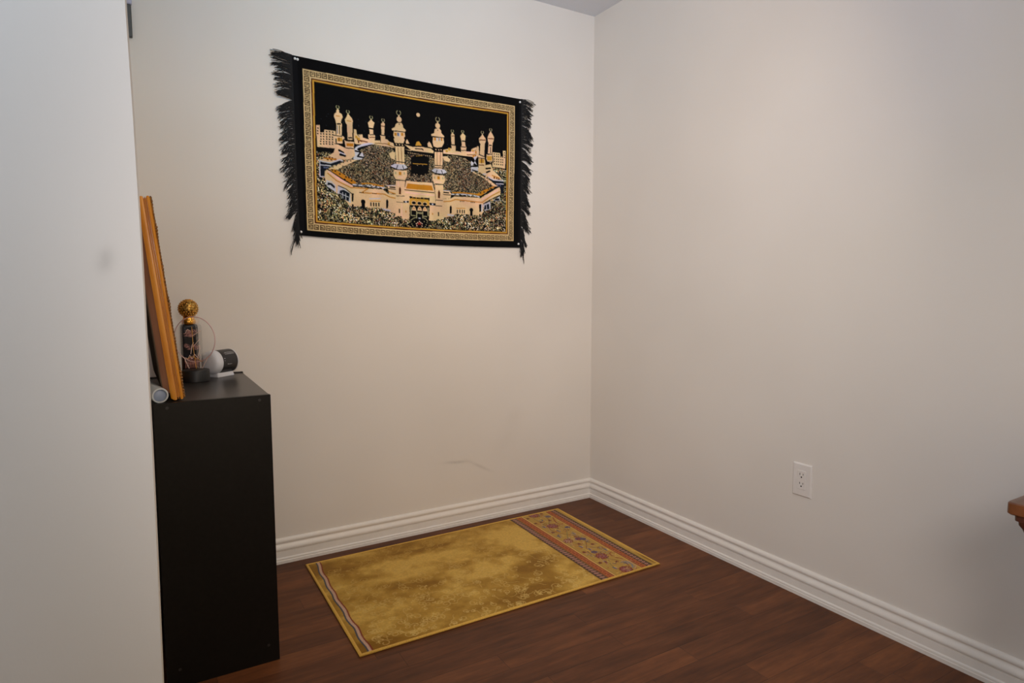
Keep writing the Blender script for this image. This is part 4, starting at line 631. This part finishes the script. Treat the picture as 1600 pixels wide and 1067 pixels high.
# find the label angle that faces up and towards the viewer, and print small lines there
bm = bmesh.new(); inv = q.inverted(); face = inv @ Vector((.25, -.75, .35)); th0 = math.atan2(face.y, face.x); rt = random.Random(3)
for row, (dth, z0, z1) in enumerate(((.62, .050, .066), (.60, .046, .050), (.30, .034, .038), (.10, .034, .040), (-.28, .046, .086), (-.40, .044, .088), (-.50, .050, .084))):
    z = z0
    while z < z1:
        wl = rt.uniform(.002, .005); a = th0+dth
        for s_ in range(1):
            v_ = [bm.verts.new((.0407*math.cos(a+e), .0407*math.sin(a+e), zz)) for e, zz in ((-.018, z), (.018, z), (.018, min(z+wl, z1)), (-.018, min(z+wl, z1)))]; bm.faces.new(v_)
        z += wl+.0018
link('label_print', bm, M_txt, lb)
for o_ in (lb,):
    me_ = o_.data; rot_ = Matrix.Rotation(th0, 4, 'Z'); me_.transform(rot_)
# foot
ft = bmesh.new(); d2 = Vector((dirc.x, dirc.y, 0)).normalized(); n2 = Vector((-d2.y, d2.x, 0))
def fp(a, b, z): v = Vector((WX, WY, 0))+d2*a+n2*b; return inv @ (Vector((v.x, v.y, z))-Vector((WX, WY, WZ)))
b0 = [ft.verts.new(fp(a, b, .8006)) for a, b in ((.016, -.026), (.090, -.026), (.090, .022), (.016, .022))]; b1 = [ft.verts.new(fp(a, b, .8150)) for a, b in ((.018, -.022), (.088, -.022), (.088, .020), (.018, .020))]
for k in range(4): ft.faces.new((b0[k], b0[(k+1) % 4], b1[(k+1) % 4], b1[k]))
ft.faces.new(b0); ft.faces.new(b1); bmesh.ops.bevel(ft, geom=list(ft.edges), offset=.002, segments=2, affect='EDGES'); link('foot', ft, M_wp, ca)
# ------------------------------------------------------------------ side table at the right edge
M_tab = wood_mat('cherry_wood', (84, 46, 20), (108, 62, 32), .34, (4, 30, 30), .2); M_tab2 = wood_mat('dark_cherry_wood', (54, 24, 16), (76, 38, 24), .4, (4, 30, 30), .2)
TX0, TY0, TX1, TY1 = -.767, -2.121, -.400, -2.488
tb = empty('side_table', ((TX0+TX1)/2, (TY0+TY1)/2, 0), 'reddish-brown wooden table corner with moulded edge jutting in at right edge', 'table')
def tx(p): return (p[0]-(TX0+TX1)/2, p[1]-(TY0+TY1)/2, p[2])
def ring(bm, prof):       # prof: (inset, z) around the table outline with small rounded corners
    rings = []
    for ins, z in prof:
        x0, x1, y0, y1 = TX0+ins, TX1-ins, TY1+ins, TY0-ins; r = .008; pts = []
        for cx, cy, a0 in ((x1-r, y1-r, 0), (x0+r, y1-r, 90), (x0+r, y0+r, 180), (x1-r, y0+r, 270)):
            for k in range(4): a = math.radians(a0+k*30); pts.append(tx((cx+r*math.cos(a), cy+r*math.sin(a), z)))
        rings.append([bm.verts.new(p) for p in pts])
    n = 16
    for a, b in zip(rings, rings[1:]):
        for k in range(n): bm.faces.new((a[k], a[(k+1) % n], b[(k+1) % n], b[k]))
    bm.faces.new(rings[0]); bm.faces.new(rings[-1])
bm = bmesh.new(); ring(bm, [(.002, .7285), (0, .7305), (0, .7475), (.0015, .7495), (.004, .7500)]); sharp(link('table_top', bm, M_tab, tb, smooth=True))
bm = bmesh.new(); ring(bm, [(.0215, .678), (.0205, .684), (.0195, .694), (.0165, .703), (.0125, .710), (.0120, .716), (.0085, .7175), (.0080, .7285)]); sharp(link('cove_moulding', bm, M_tab2, tb, smooth=True))
bm = bmesh.new(); ring(bm, [(.040, .600), (.038, .602), (.038, .678)]); sharp(link('apron', bm, M_tab2, tb, smooth=True))
for lx in (TX0+.058, TX1-.058):
    for ly in (TY0-.058, TY1+.058):
        bm = bmesh.new(); c0 = tx((lx, ly, 0)); lathe(bm, [(.013, 0), (.016, .004), (.017, .03), (.021, .08), (.014, .10), (.019, .13), (.022, .30), (.026, .48), (.018, .53), (.028, .55), (.028, .600)], 24, Matrix.Translation(c0)); sharp(link('leg', bm, M_tab2, tb, smooth=True))
# ------------------------------------------------------------------ wall plaque peeking past the near wall
pl = empty('wall_plaque', (-2.005, 0, 1.957), 'sliver of a dark-edged wall plaque high on the wall behind near wall', 'plaque')
bm = bmesh.new(); box(bm, (-.024, -.018, 0), (.0200, 0, .106), .002, 1); link('dark_panel', bm, simple('dark_grey_panel', (78, 80, 80), .5), pl)
bm = bmesh.new(); box(bm, (-.024, -.022, .106), (.0225, 0, .26), .003, 1); link('pale_header', bm, simple('pale_blue_header', (176, 176, 196), .5), pl)
